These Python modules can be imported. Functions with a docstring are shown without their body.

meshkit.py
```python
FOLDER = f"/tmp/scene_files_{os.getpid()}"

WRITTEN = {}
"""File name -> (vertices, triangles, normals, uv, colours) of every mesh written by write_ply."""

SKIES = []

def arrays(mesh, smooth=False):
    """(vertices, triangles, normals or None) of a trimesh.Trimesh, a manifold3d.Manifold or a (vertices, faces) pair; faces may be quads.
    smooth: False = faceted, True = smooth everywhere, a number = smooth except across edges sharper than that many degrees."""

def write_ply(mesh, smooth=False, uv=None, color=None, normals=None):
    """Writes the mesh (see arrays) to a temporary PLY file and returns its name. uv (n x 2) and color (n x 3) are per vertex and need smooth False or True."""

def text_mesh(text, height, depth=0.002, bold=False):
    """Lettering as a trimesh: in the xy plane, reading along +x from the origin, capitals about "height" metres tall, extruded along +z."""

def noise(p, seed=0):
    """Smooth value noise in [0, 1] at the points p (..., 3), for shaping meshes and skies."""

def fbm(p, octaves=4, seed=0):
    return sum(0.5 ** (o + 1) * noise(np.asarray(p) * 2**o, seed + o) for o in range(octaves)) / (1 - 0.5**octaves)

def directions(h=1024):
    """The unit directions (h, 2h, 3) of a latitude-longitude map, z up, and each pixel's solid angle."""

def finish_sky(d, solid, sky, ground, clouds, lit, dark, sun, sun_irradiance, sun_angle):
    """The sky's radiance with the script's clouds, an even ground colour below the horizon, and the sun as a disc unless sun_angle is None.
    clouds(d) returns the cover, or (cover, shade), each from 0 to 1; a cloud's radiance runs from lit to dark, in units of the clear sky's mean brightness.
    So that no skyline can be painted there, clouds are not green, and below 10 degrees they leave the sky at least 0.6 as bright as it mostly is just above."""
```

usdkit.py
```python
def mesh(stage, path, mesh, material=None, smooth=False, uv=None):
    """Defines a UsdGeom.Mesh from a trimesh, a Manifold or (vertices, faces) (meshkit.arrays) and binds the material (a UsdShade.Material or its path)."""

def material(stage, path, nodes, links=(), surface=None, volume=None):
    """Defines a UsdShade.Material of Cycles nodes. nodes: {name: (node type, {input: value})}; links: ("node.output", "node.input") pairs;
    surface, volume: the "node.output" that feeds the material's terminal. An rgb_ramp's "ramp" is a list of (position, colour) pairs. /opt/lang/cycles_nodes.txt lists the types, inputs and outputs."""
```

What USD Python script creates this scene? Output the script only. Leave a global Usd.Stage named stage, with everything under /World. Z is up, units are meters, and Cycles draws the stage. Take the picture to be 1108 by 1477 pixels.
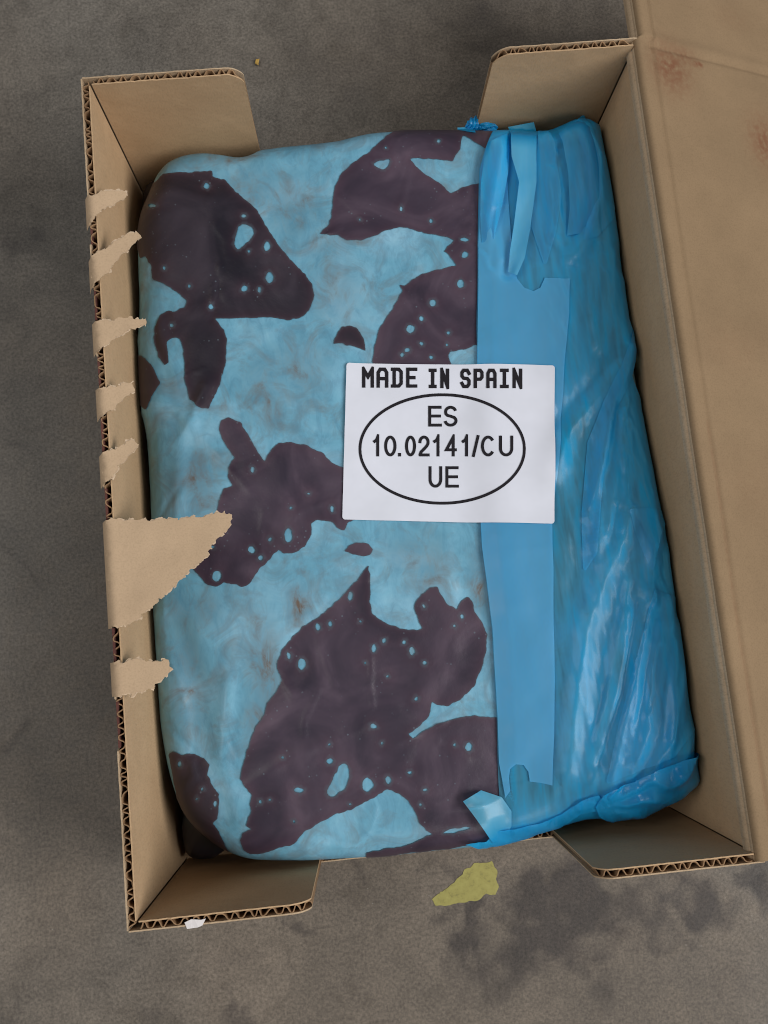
import math, random
import numpy as np, trimesh, shapely, usdkit, meshkit
from shapely.geometry import Polygon, Point, LineString, box as sbox
from shapely.ops import unary_union
from scipy.spatial import Delaunay, cKDTree
from scipy.spatial.transform import Rotation as R
from pxr import Usd, UsdGeom, UsdLux, UsdShade, Sdf, Gf, Vt

random.seed(4); rng = np.random.default_rng(4)
stage = Usd.Stage.CreateInMemory()
UsdGeom.Xform.Define(stage, '/World'); UsdGeom.Scope.Define(stage, '/World/Looks')
stage.SetDefaultPrim(stage.GetPrimAtPath('/World'))

# ------------------------------------------------------------------ camera
H = 0.16                                  # height of the carton rim above the floor
BW, BL = 0.40, 0.5701                     # carton width and length
F = 1286.06                               # focal length in photograph pixels (1108 x 1477)
ROT = R.from_rotvec([0.14158089, -0.03369193, -0.0952019])
EYE = np.array([-0.04180833, -0.12249459, 0.58028308 + H])
cam = UsdGeom.Camera.Define(stage, '/World/camera')
m4 = np.eye(4); m4[:3, :3] = ROT.as_matrix(); m4[:3, 3] = EYE
cam.AddTransformOp().Set(Gf.Matrix4d(m4.T.tolist()))
cam.CreateHorizontalApertureAttr(36.0); cam.CreateVerticalApertureAttr(48.0)
cam.CreateFocalLengthAttr(36.0 * F / 1108); cam.CreateClippingRangeAttr((0.02, 200.0))
cam.CreateExposureAttr(0.75)

# ------------------------------------------------------------------ light: a big hall, a wide door and softboxes added left and right
def mat(name, nodes, links, surface='p.BSDF'):
    return usdkit.material(stage, '/World/Looks/' + name, nodes, links, surface=surface)
dome = UsdLux.DomeLight.Define(stage, '/World/hall_ambience')
dm = mat('hall_ambience', {'b': ('background_shader', {'color': (0.96, 0.98, 1.0), 'strength': 0.07})}, [], 'b.background')
UsdShade.MaterialBindingAPI.Apply(dome.GetPrim()).Bind(dm)
def rect(name, loc, target, w, h, power, col):
    l = UsdLux.RectLight.Define(stage, '/World/' + name)
    z = np.array(loc, float) - np.array(target, float); z /= np.linalg.norm(z)
    x = np.cross([0, 1, 0.01], z); x /= np.linalg.norm(x); y = np.cross(z, x)
    m = np.eye(4); m[:3, 0], m[:3, 1], m[:3, 2], m[:3, 3] = x, y, z, loc
    l.AddTransformOp().Set(Gf.Matrix4d(m.T.tolist()))
    l.CreateWidthAttr(w); l.CreateHeightAttr(h); l.CreateIntensityAttr(power); l.CreateColorAttr(Gf.Vec3f(*col))
    return l
rect('door_light', (0.9, -2.9, 2.9), (0, 0, 0.1), 1.6, 1.2, 2.7, (1.0, 0.985, 0.96))
rect('left_side_softbox', (-2.6, 0.2, 3.4), (0, 0, 0.1), 2.2, 2.0, 2.3, (1.0, 0.99, 0.97))  # softbox added on the left for the right inner wall
rect('right_side_softbox', (3.0, -0.9, 2.7), (0, 0, 0.1), 2.3, 2.0, 5.7, (1.0, 0.99, 0.97))  # softbox added on the right for the left inner wall

# ------------------------------------------------------------------ helpers
def ray(px, py):
    p = np.stack(np.broadcast_arrays((np.asarray(px, float) - 554) / F, -(np.asarray(py, float) - 738.5) / F, -1.0), -1)
    return ROT.apply(p.reshape(-1, 3))
def atz(px, z):
    """Photograph pixels (n x 2) to points on the level z."""
    px = np.asarray(px, float); d = ray(px[:, 0], px[:, 1]); t = (np.broadcast_to(z, len(px)) - EYE[2]) / d[:, 2]
    return EYE + t[:, None] * d
def zc(pts, x0, y0, s):
    """Coordinates read in an enlarged crop to photograph pixels."""
    p = np.asarray(pts, float); return np.c_[x0 + p[:, 0] / s, y0 + p[:, 1] / s]

used = set()
def numbered(path):
    if path not in used:
        used.add(path); return path
    k = 1
    while f'{path}_{k:03d}' in used: k += 1
    used.add(f'{path}_{k:03d}'); return f'{path}_{k:03d}'
def said(prim, **kw):
    for k, v in kw.items():
        if v: prim.SetCustomDataByKey(k, v)
def thing(name, label, category, group=None):
    x = UsdGeom.Xform.Define(stage, numbered('/World/' + name)); said(x.GetPrim(), label=label, category=category, group=group)
    return str(x.GetPath())
def obj(name, mesh, m, parent='/World', smooth=False, var=None, **kw):
    if isinstance(mesh, tuple):
        used_v, inv = np.unique(mesh[1], return_inverse=True)
        var = {k: np.asarray(v)[used_v] for k, v in (var or {}).items()}; mesh = (mesh[0][used_v], inv.reshape(np.shape(mesh[1])))
    g = usdkit.mesh(stage, numbered(parent + '/' + name), mesh, m, smooth)
    for k, v in (var or {}).items():
        UsdGeom.PrimvarsAPI(g).CreatePrimvar(k, Sdf.ValueTypeNames.FloatArray, 'vertex').Set(Vt.FloatArray.FromNumpy(np.asarray(v, np.float32)))
    said(g.GetPrim(), **kw)
    return str(g.GetPath())
def dense(pts, step, closed=True):
    p = np.asarray(pts, float)
    if closed: p = np.vstack([p, p[:1]])
    out = []
    for a, b in zip(p[:-1], p[1:]):
        n = max(1, int(math.ceil(np.linalg.norm(b - a) / step)))
        out.append(a + (b - a) * (np.arange(n) / n)[:, None])
    return np.vstack(out + ([] if closed else [p[-1:]]))
def smooth_closed(p, step, it=2):
    """Corner-cutting (Chaikin) of a traced closed outline, then even steps."""
    p = np.asarray(p, float)
    for _ in range(it):
        q = np.roll(p, -1, 0); p = np.stack([.75 * p + .25 * q, .25 * p + .75 * q], 1).reshape(-1, 2)
    return dense(p, step)
def triangulate(poly, step, edge, rings=()):
    """Points (n x 2), triangles, and the boundary loops (index lists) of a polygon, its rim sampled at 'edge' and its inside at 'step'."""
    pts, loops = [], []
    n = 0
    for r in [poly.exterior, *poly.interiors]:
        c = dense(np.asarray(r.coords)[:-1], edge); pts.append(c); loops.append(np.arange(n, n + len(c))); n += len(c)
    for g in rings:
        b = poly.buffer(-g)
        for q in getattr(b, 'geoms', [b]):
            if not q.is_empty: pts.append(dense(np.asarray(q.exterior.coords)[:-1], max(edge, 0.002)))
    x0, y0, x1, y1 = poly.bounds
    gx, gy = np.meshgrid(np.arange(x0, x1, step), np.arange(y0, y1, step * .866))
    gx = gx + (np.arange(gx.shape[0]) % 2)[:, None] * step / 2
    g = np.c_[gx.ravel(), gy.ravel()] + rng.uniform(-.08, .08, (gx.size, 2)) * step
    inner = poly.buffer(-max([edge * .6, *rings]) if rings else -edge * .6)
    if not inner.is_empty: pts.append(g[shapely.contains_xy(inner, g[:, 0], g[:, 1])])
    P = np.vstack(pts); t = Delaunay(P).simplices; c = P[t].mean(1)
    t = t[shapely.contains_xy(poly, c[:, 0], c[:, 1])]
    a, b, cc = P[t[:, 0]], P[t[:, 1]], P[t[:, 2]]
    area = (b[:, 0] - a[:, 0]) * (cc[:, 1] - a[:, 1]) - (b[:, 1] - a[:, 1]) * (cc[:, 0] - a[:, 0])
    t[area < 0] = t[area < 0][:, ::-1]
    return P, t[np.abs(area) > 1e-12], loops
def solid(top, tri, loops, back):
    """A sheet with thickness: top points, their triangles and rims, and the same points on the back side."""
    n = len(top); f = [tri, tri[:, ::-1] + n]
    for l in loops:
        a, b = l, np.roll(l, -1)
        f += [np.stack([a, b, b + n], 1), np.stack([a, b + n, a + n], 1)]
    return np.vstack([top, back]), np.vstack(f)
def fn(x, y, scale, seed, octaves=3):
    p = np.stack([np.asarray(x) * scale, np.asarray(y) * scale, np.zeros_like(np.asarray(x, float)) + seed * 7.3], -1)
    return meshkit.fbm(p, octaves, seed) - .5
def polyline_dist(x, y, line):
    P = np.c_[x, y]; best = np.full(len(P), 9.0)
    for a, b in zip(line[:-1], line[1:]):
        ab = b - a; t = np.clip(((P - a) @ ab) / (ab @ ab), 0, 1)
        best = np.minimum(best, np.linalg.norm(P - a - t[:, None] * ab, axis=1))
    return best

# ------------------------------------------------------------------ materials
def kraft(name, col, dark, bump=.12, stain=False, streak=0.5):
    nodes = {'g': ('geometry', {}), 'n1': ('noise_texture', {'scale': 18.0, 'detail': 4.0, 'roughness': .6}),
             'map': ('mapping', {'scale': (1.0, 1.0, .35)}), 'n2': ('noise_texture', {'scale': 900.0, 'detail': 3.0, 'roughness': .7}),
             'n3': ('noise_texture', {'scale': 2600.0, 'detail': 1.0}),
             'r1': ('rgb_ramp', {'ramp': [(.3, dark), (.7, col)]}),
             'r2': ('rgb_ramp', {'ramp': [(.3, (.74, .72, .69)), (.5, (1, 1, 1)), (.75, (1.14, 1.13, 1.11))]}),
             'mx': ('mix', {'mix_type': 'multiply', 'fac': streak}),
             'b': ('bump', {'strength': bump, 'distance': .0004}), 'n4': ('noise_texture', {'scale': 42.0, 'detail': 3.0}), 'bd': ('bump', {'strength': .22, 'distance': .004}),
             'p': ('principled_bsdf', {'roughness': .85, 'specular_ior_level': .25})}
    links = [('g.position', 'n1.vector'), ('g.position', 'map.vector'), ('map.vector', 'n2.vector'), ('g.position', 'n3.vector'), ('n1.fac', 'r1.fac'), ('n2.fac', 'r2.fac'),
             ('r1.color', 'mx.color1'), ('r2.color', 'mx.color2'), ('g.position', 'n4.vector'), ('n4.fac', 'bd.height'), ('bd.normal', 'b.normal'), ('n2.fac', 'b.height'), ('b.normal', 'p.normal')]
    if stain:
        nodes |= {'a': ('attribute', {'attribute': 'stain'}), 'ns': ('noise_texture', {'scale': 260.0, 'detail': 3.0}), 'mul': ('math', {'math_type': 'multiply'}),
                  'rs': ('map_range', {'from_min': .22, 'from_max': .62, 'clamp': True}), 'ms': ('mix', {'color2': (.19, .085, .045)}),
                  'rr': ('math', {'math_type': 'multiply', 'value2': 1.0})}
        links += [('a.fac', 'mul.value1'), ('g.position', 'ns.vector'), ('ns.fac', 'rs.value'), ('rs.result', 'mul.value2'), ('mul.value', 'ms.fac'), ('mx.color', 'ms.color1'), ('ms.color', 'p.base_color')]
    else:
        links += [('mx.color', 'p.base_color')]
    return mat(name, nodes, links)
M = {}
M['kraft'] = kraft('brown_kraft_board', (.53, .36, .212), (.475, .318, .184))
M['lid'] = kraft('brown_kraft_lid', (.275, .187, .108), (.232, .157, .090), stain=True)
M['torn'] = kraft('torn_kraft_paper', (.50, .36, .235), (.455, .325, .21), bump=.2, streak=.45)
M['fibre'] = kraft('pale_paper_fibre', (.60, .46, .33), (.52, .39, .27), bump=.5, streak=.7)
M['flute'] = kraft('kraft_fluting', (.34, .21, .115), (.22, .13, .07))
M['edge'] = kraft('pale_kraft_edge', (.52, .39, .26), (.42, .30, .19), bump=.4, streak=.8)
M['maroon'] = kraft('dark_red_print', (.12, .045, .035), (.08, .03, .026))
M['scrap'] = mat('white_scrap', {'p': ('principled_bsdf', {'base_color': (.72, .68, .68), 'roughness': .5})}, [])
M['label'] = mat('white_label', {'g': ('geometry', {}), 'n': ('noise_texture', {'scale': 45.0, 'detail': 3.0}), 'r': ('rgb_ramp', {'ramp': [(.3, (.69, .71, .795)), (.7, (.74, .76, .855))]}),
                                 'b': ('bump', {'strength': .12, 'distance': .001}),
                                 'p': ('principled_bsdf', {'roughness': .42, 'specular_ior_level': .4})}, [('g.position', 'n.vector'), ('n.fac', 'r.fac'), ('r.color', 'p.base_color'), ('n.fac', 'b.height'), ('b.normal', 'p.normal')])
M['ink'] = mat('black_ink', {'p': ('principled_bsdf', {'base_color': (.014, .012, .016), 'roughness': .6, 'specular_ior_level': .2})}, [])
M['yellow'] = mat('yellow_paint', {'g': ('geometry', {}), 'n': ('noise_texture', {'scale': 160.0, 'detail': 5.0, 'roughness': .7}), 'r': ('rgb_ramp', {'ramp': [(.3, (.17, .15, .05)), (.45, (.30, .27, .075)), (.75, (.36, .33, .10))]}),
                                   'p': ('principled_bsdf', {'roughness': .7})}, [('g.position', 'n.vector'), ('n.fac', 'r.fac'), ('r.color', 'p.base_color')])
M['crumb'] = mat('orange_crumb', {'p': ('principled_bsdf', {'base_color': (.45, .28, .06), 'roughness': .6})}, [])
M['concrete'] = mat('stained_concrete', {
    'g': ('geometry', {}), 'a': ('attribute', {'attribute': 'stain'}), 'w': ('attribute', {'attribute': 'warm'}),
    'n1': ('noise_texture', {'scale': 7.0, 'detail': 7.0, 'roughness': .62, 'distortion': .6}),
    'n2': ('noise_texture', {'scale': 48.0, 'detail': 8.0, 'roughness': .74, 'distortion': .8}), 'n3': ('noise_texture', {'scale': 420.0, 'detail': 4.0, 'roughness': .75}), 'sa': ('math', {'math_type': 'multiply_add', 'value2': .9}), 'sr': ('map_range', {'from_min': .62, 'from_max': 1.3, 'clamp': True}),
    'v': ('voronoi_texture', {'scale': 95.0, 'randomness': 1.0}), 'rv': ('rgb_ramp', {'ramp': [(0, (1, 1, 1)), (.035, (1, 1, 1)), (.05, (0, 0, 0)), (1, (0, 0, 0))]}),
    'wn': ('noise_texture', {'scale': 33.0, 'detail': 0.0}), 'wr': ('map_range', {'from_min': .6, 'from_max': .66, 'to_max': .35, 'clamp': True}), 'wm': ('math', {'math_type': 'multiply'}),
    'r1': ('rgb_ramp', {'ramp': [(.28, (.100, .094, .085)), (.5, (.130, .121, .108)), (.72, (.165, .153, .136))]}),
    'r2': ('rgb_ramp', {'ramp': [(.25, (.62, .61, .60)), (.5, (1, 1, 1)), (.75, (1.32, 1.31, 1.29))]}),
    'r3': ('rgb_ramp', {'ramp': [(.3, (.52, .52, .52)), (.5, (1, 1, 1)), (.7, (1.5, 1.49, 1.48))]}),
    'm1': ('mix', {'mix_type': 'multiply', 'fac': .8}), 'm2': ('mix', {'mix_type': 'multiply', 'fac': .9}),
    'mw': ('mix', {'mix_type': 'multiply', 'color2': (1.08, .96, .86)}), 'ms': ('mix', {'mix_type': 'multiply', 'color2': (.40, .40, .44)}), 'mv': ('mix', {'color2': (.42, .40, .38)}),
    'rr': ('map_range', {'from_min': .3, 'from_max': .7, 'to_min': .42, 'to_max': .7, 'clamp': True}),
    'b': ('bump', {'strength': .4, 'distance': .0012}), 'p': ('principled_bsdf', {'specular_ior_level': .35})},
    [('g.position', k + '.vector') for k in ('n1', 'n2', 'n3', 'v', 'wn')] + [('n1.fac', 'r1.fac'), ('n2.fac', 'r2.fac'), ('n3.fac', 'r3.fac'), ('r1.color', 'm1.color1'), ('r2.color', 'm1.color2'),
     ('m1.color', 'm2.color1'), ('r3.color', 'm2.color2'), ('w.fac', 'mw.fac'), ('m2.color', 'mw.color1'), ('n2.fac', 'sa.value1'), ('a.fac', 'sa.value3'), ('sa.value', 'sr.value'), ('sr.result', 'ms.fac'), ('mw.color', 'ms.color1'),
     ('v.distance', 'rv.fac'), ('wn.fac', 'wr.value'), ('rv.color', 'wm.value1'), ('wr.result', 'wm.value2'), ('wm.value', 'mv.fac'), ('ms.color', 'mv.color1'), ('mv.color', 'p.base_color'),
     ('n2.fac', 'rr.value'), ('rr.result', 'p.roughness'), ('n2.fac', 'b.height'), ('b.normal', 'p.normal')])
# frosted blue film lying on the frozen block: the teal is the film with ice and air behind it
M['film'] = mat('frosted_blue_film', {
    'g': ('geometry', {}), 'a': ('attribute', {'attribute': 'smear'}), 'n1': ('noise_texture', {'scale': 16.0, 'detail': 5.0, 'roughness': .6, 'distortion': .8}),
    'mp': ('mapping', {'scale': (1.0, .45, 1.0), 'rotation': (0, 0, .5)}), 'n2': ('noise_texture', {'scale': 85.0, 'detail': 5.0, 'roughness': .7, 'distortion': 1.2}),
    'n3': ('noise_texture', {'scale': 34.0, 'detail': 5.0, 'roughness': .65, 'distortion': 1.5}), 'n4': ('noise_texture', {'scale': 420.0, 'detail': 3.0}),
    'r1': ('rgb_ramp', {'ramp': [(.25, (.095, .28, .40)), (.5, (.145, .375, .52)), (.75, (.24, .47, .62))]}),
    'r2': ('rgb_ramp', {'ramp': [(.25, (.62, .64, .68)), (.5, (1, 1, 1)), (.75, (1.3, 1.2, 1.14))]}),
    'm1': ('mix', {'mix_type': 'multiply', 'fac': .75}),
    'rb': ('map_range', {'from_min': .46, 'from_max': .72, 'to_max': .95, 'clamp': True}), 'add': ('math', {'math_type': 'multiply_add', 'use_clamp': True}), 'mb': ('mix', {'color2': (.135, .10, .078)}),
    'sm': ('math', {'math_type': 'multiply'}), 'rs': ('map_range', {'from_min': .3, 'from_max': .65, 'clamp': True}),
    'b': ('bump', {'strength': .16, 'distance': .002}), 'b2': ('bump', {'strength': .14, 'distance': .0005}), 'mp6': ('mapping', {'scale': (1.0, .4, 1.0), 'rotation': (0, 0, .35)}), 'n6': ('noise_texture', {'type': 'ridged_multifractal', 'scale': 45.0, 'detail': 4.0, 'roughness': .5, 'distortion': .8}), 'b3': ('bump', {'strength': .22, 'distance': .0012}),
    'p': ('principled_bsdf', {'roughness': .42, 'specular_ior_level': .4, 'coat_weight': .12, 'coat_roughness': .25})},
    [('g.position', 'n1.vector'), ('g.position', 'mp.vector'), ('mp.vector', 'n2.vector'), ('g.position', 'n3.vector'), ('g.position', 'n4.vector'), ('n1.fac', 'r1.fac'), ('n2.fac', 'r2.fac'),
     ('r1.color', 'm1.color1'), ('r2.color', 'm1.color2'), ('n3.fac', 'rb.value'), ('n2.fac', 'rs.value'), ('a.fac', 'sm.value1'), ('rs.result', 'sm.value2'),
     ('rb.result', 'add.value1'), ('n2.fac', 'add.value2'), ('sm.value', 'add.value3'), ('add.value', 'mb.fac'), ('m1.color', 'mb.color1'), ('mb.color', 'p.base_color'),
     ('n3.fac', 'b.height'), ('n4.fac', 'b2.height'), ('b.normal', 'b3.normal'), ('n6.fac', 'b3.height'), ('b3.normal', 'b2.normal'), ('b2.normal', 'p.normal'), ('g.position', 'mp6.vector'), ('mp6.vector', 'n6.vector')])
def meat(name, k):
  return mat(name, {
    'g': ('geometry', {}), 'a': ('attribute', {'attribute': 'rim'}), 'n1': ('noise_texture', {'scale': 20.0, 'detail': 5.0, 'distortion': 1.0}), 'n2': ('noise_texture', {'scale': 130.0, 'detail': 4.0, 'roughness': .7}),
    'v': ('voronoi_texture', {'scale': 210.0}), 'rv': ('rgb_ramp', {'ramp': [(0, (1, 1, 1)), (.10, (.8, .8, .8)), (.17, (0, 0, 0)), (1, (0, 0, 0))]}), 'wn': ('noise_texture', {'scale': 52.0, 'detail': 1.0}),
    'wr': ('map_range', {'from_min': .5, 'from_max': .66, 'to_max': .5, 'clamp': True}), 'wm': ('math', {'math_type': 'multiply'}),
    'r1': ('rgb_ramp', {'ramp': [(.3, tuple(np.array(k) * (.026, .020, .035))), (.5, tuple(np.array(k) * (.054, .038, .059))), (.72, tuple(np.array(k) * (.10, .071, .10)))]}), 'mr': ('mix', {'color2': (.09, .026, .04)}), 'mv': ('mix', {'color2': (.15, .20, .24)}), 'ae': ('attribute', {'attribute': 'edge'}), 'me': ('mix', {'color2': (.075, .125, .155)}), 'mf': ('math', {'math_type': 'multiply', 'value2': .4}),
    'b': ('bump', {'strength': .2, 'distance': .0015}), 'p': ('principled_bsdf', {'roughness': .42, 'specular_ior_level': .35, 'coat_weight': .12, 'coat_roughness': .3})},
    [('g.position', k + '.vector') for k in ('n1', 'n2', 'v', 'wn')] + [('n1.fac', 'r1.fac'), ('a.fac', 'mr.fac'), ('r1.color', 'mr.color1'), ('v.distance', 'rv.fac'), ('rv.color', 'wm.value1'), ('wn.fac', 'wr.value'), ('wr.result', 'wm.value2'),
     ('wm.value', 'mv.fac'), ('mr.color', 'mv.color1'), ('ae.fac', 'mf.value1'), ('mf.value', 'me.fac'), ('mv.color', 'me.color1'), ('me.color', 'p.base_color'), ('n2.fac', 'b.height'), ('b.normal', 'p.normal')])
M['meat'], M['meat_shaded'] = meat('dark_frozen_liver', (1, 1, 1)), meat('shaded_frozen_liver', (.5, .56, .55))  # one liver twice: the darker copy has shading and missing sheen painted in
def sheet(name, col, col2, clear, rough=.42, tint=(.50, .92, 1.0), deep=(.003, .44, .86)):
    """Loose translucent blue film: part lets what lies behind show, part scatters."""
    return mat(name, {'g': ('geometry', {}), 'mp': ('mapping', {'scale': (1.7, .33, 1.0), 'rotation': (0, 0, -.15)}), 'n': ('noise_texture', {'scale': 24.0, 'detail': 4.0, 'roughness': .55, 'distortion': .7}),
                      'n2': ('noise_texture', {'scale': 150.0, 'detail': 3.0}), 'mp2': ('mapping', {'scale': (3.0, .35, 1.0), 'rotation': (0, 0, -.2)}), 'n5': ('noise_texture', {'scale': 60.0, 'detail': 3.0, 'distortion': .4}), 'av': ('mix_float', {'fac': .45}),
                      'r': ('rgb_ramp', {'ramp': [(.36, col), (.64, col2)]}), 'rt': ('map_range', {'from_min': .38, 'from_max': .62, 'to_min': clear - .24 * min(1, clear * 2) ** 2, 'to_max': clear + .24 * min(1, clear * 2) ** 2, 'clamp': True}),
                      'b': ('bump', {'strength': .12, 'distance': .0015}),
                      'p': ('principled_bsdf', {'roughness': rough, 'specular_ior_level': .5, 'coat_weight': .28, 'coat_roughness': .2}), 'tl': ('translucent_bsdf', {}), 'mt': ('mix_closure', {'fac': .3}),
                      'lw': ('layer_weight', {'blend': .5}), 'lm': ('map_range', {'from_min': .08, 'from_max': .6, 'to_min': 0.0, 'to_max': 1.0, 'clamp': True}), 'lk': ('math', {'math_type': 'subtract', 'use_clamp': True}), 'cm': ('mix', {'color2': deep}),
                      'tr': ('transparent_bsdf', {'color': tint}), 'm': ('mix_closure', {})},
               [('g.position', 'mp.vector'), ('mp.vector', 'n.vector'), ('g.position', 'n2.vector'), ('g.position', 'mp2.vector'), ('mp2.vector', 'n5.vector'), ('n.fac', 'av.a'), ('n5.fac', 'av.b'), ('av.result', 'r.fac'), ('n2.fac', 'b.height'), ('b.normal', 'p.normal'),
                ('lw.facing', 'lm.value'), ('av.result', 'rt.value'), ('rt.result', 'lk.value1'), ('lm.result', 'lk.value2'), ('lk.value', 'm.fac'), ('lm.result', 'cm.fac'), ('r.color', 'cm.color1'), ('cm.color', 'p.base_color'), ('cm.color', 'tl.color'), ('p.BSDF', 'mt.closure1'), ('tl.BSDF', 'mt.closure2'), ('mt.closure', 'm.closure1'), ('tr.BSDF', 'm.closure2')], 'm.closure')
M['fold'] = sheet('loose_blue_film', (.006, .47, .86), (.22, .64, .86), .54)
M['band'] = sheet('doubled_blue_film', (.105, .47, .77), (.13, .485, .785), .15)
M['hem'] = sheet('crumpled_blue_film', (.01, .36, .78), (.07, .48, .84), .3, .3)
M['ribbon'] = sheet('pale_blue_film', (.11, .51, .76), (.17, .55, .79), .14)
M['side'] = mat('gap_shaded_bag_side', {'a': ('attribute', {'attribute': 'rim'}), 'm': ('mix', {'color1': (.022, .020, .032), 'color2': (.06, .13, .17)}), 'p': ('principled_bsdf', {'roughness': .5})}, [('a.fac', 'm.fac'), ('m.color', 'p.base_color')])  # dark liver behind film, with the shade of the gap painted into it
M['dim'] = mat('liver_behind_film', {'a': ('attribute', {'attribute': 'rim'}), 'm': ('mix', {'color1': (.028, .03, .055), 'color2': (.15, .375, .48)}), 'p': ('principled_bsdf', {'roughness': .5})}, [('a.fac', 'm.fac'), ('m.color', 'p.base_color')])

# ------------------------------------------------------------------ the floor
def floor():
    inner_x, inner_y = np.arange(-.44, .3601, .003), np.arange(-.46, .4601, .003)
    out = np.array([.52, .62, .75, .95, 1.3, 2.0, 3.2, 5.0, 8.0])
    X = np.r_[-out[::-1], inner_x, out]; Y = np.r_[-out[::-1], inner_y, out + .1]
    x, y = np.meshgrid(X, Y); x, y = x.ravel(), y.ravel()
    st = np.zeros(len(x))
    blobs = [(800, 1310, 62, 75, 1.05), (700, 1375, 40, 70, .45), (905, 1330, 60, 40, .6), (985, 1300, 60, 38, .8), (1090, 1270, 30, 30, .7), (650, 1292, 16, 34, .55), (692, 1335, 12, 50, .75), (735, 1400, 40, 24, .6), (860, 1390, 30, 16, .5), (960, 1370, 50, 14, .5), (345, 1465, 28, 26, .7), (235, 1460, 26, 18, .45),
             (45, 340, 40, 30, .5), (55, 950, 20, 50, .25), (350, 1380, 26, 16, .3), (415, 1328, 14, 10, .5), (700, 1300, 22, 26, .45), (30, 620, 30, 18, .3), (60, 600, 60, 8, .25), (40, 560, 36, 22, .2), (420, 1160, 40, 60, .2),
             (620, 1270, 14, 10, .35), (890, 1440, 30, 26, .35), (1050, 1420, 50, 26, .3), (520, 90, 120, 80, .3), (760, 30, 160, 60, .35), (180, 40, 50, 20, .2), (90, 1385, 90, 12, .2)]
    wx, wy = fn(x, y, 22, 3) * .05 + fn(x, y, 70, 5, 4) * .035, fn(x, y, 22, 4) * .05 + fn(x, y, 70, 6, 4) * .035
    for px, py, rx, ry, a in blobs:
        c = atz([(px, py)], 0)[0]; d = np.hypot((x + wx - c[0]) / (rx / 1740), (y + wy - c[1]) / (ry / 1740))
        st = np.maximum(st, 1.25 * a * np.clip((1.35 - d) * 1.5, 0, 1) * (.75 + 1.2 * fn(x, y, 90, 14, 4)))
    srng = np.random.default_rng(5)
    for k_ in range(34):                  # scuffs
        p0 = np.array([srng.uniform(-100, 1200), srng.uniform(-50, 1530)]); th_ = srng.uniform(0, 3.14); l_ = atz([p0 + srng.uniform(15, 60) * j_ * np.array([math.cos(th_ + .12 * j_), math.sin(th_ + .12 * j_)]) for j_ in range(3)], 0)[:, :2]
        st = np.maximum(st, srng.uniform(.35, .7) * np.exp(-(polyline_dist(x + wx * .1, y + wy * .1, l_) / srng.uniform(.002, .006)) ** 2))
    st += np.clip(fn(x, y, 16, 11, 5) * 1.8 - .1, 0, 1) * .5
    st -= .0
    warm = np.clip(.5 + 2.2 * fn(x, y, 5, 21, 4) + .9 * np.clip(1 - np.hypot(x - .05, y + .36) / .3, 0, 1), 0, 1)
    n, m = len(X), len(Y); i, j = np.meshgrid(np.arange(m - 1), np.arange(n - 1), indexing='ij'); a = (i * n + j).ravel()
    f = np.vstack([np.stack([a, a + 1, a + n + 1], 1), np.stack([a, a + n + 1, a + n], 1)])
    obj('floor', (np.c_[x, y, np.zeros(len(x))], f), M['concrete'], smooth=True, var={'stain': np.clip(st, 0, 1), 'warm': warm}, kind='structure', label='bare stained grey concrete floor under the carton')
floor()
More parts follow.
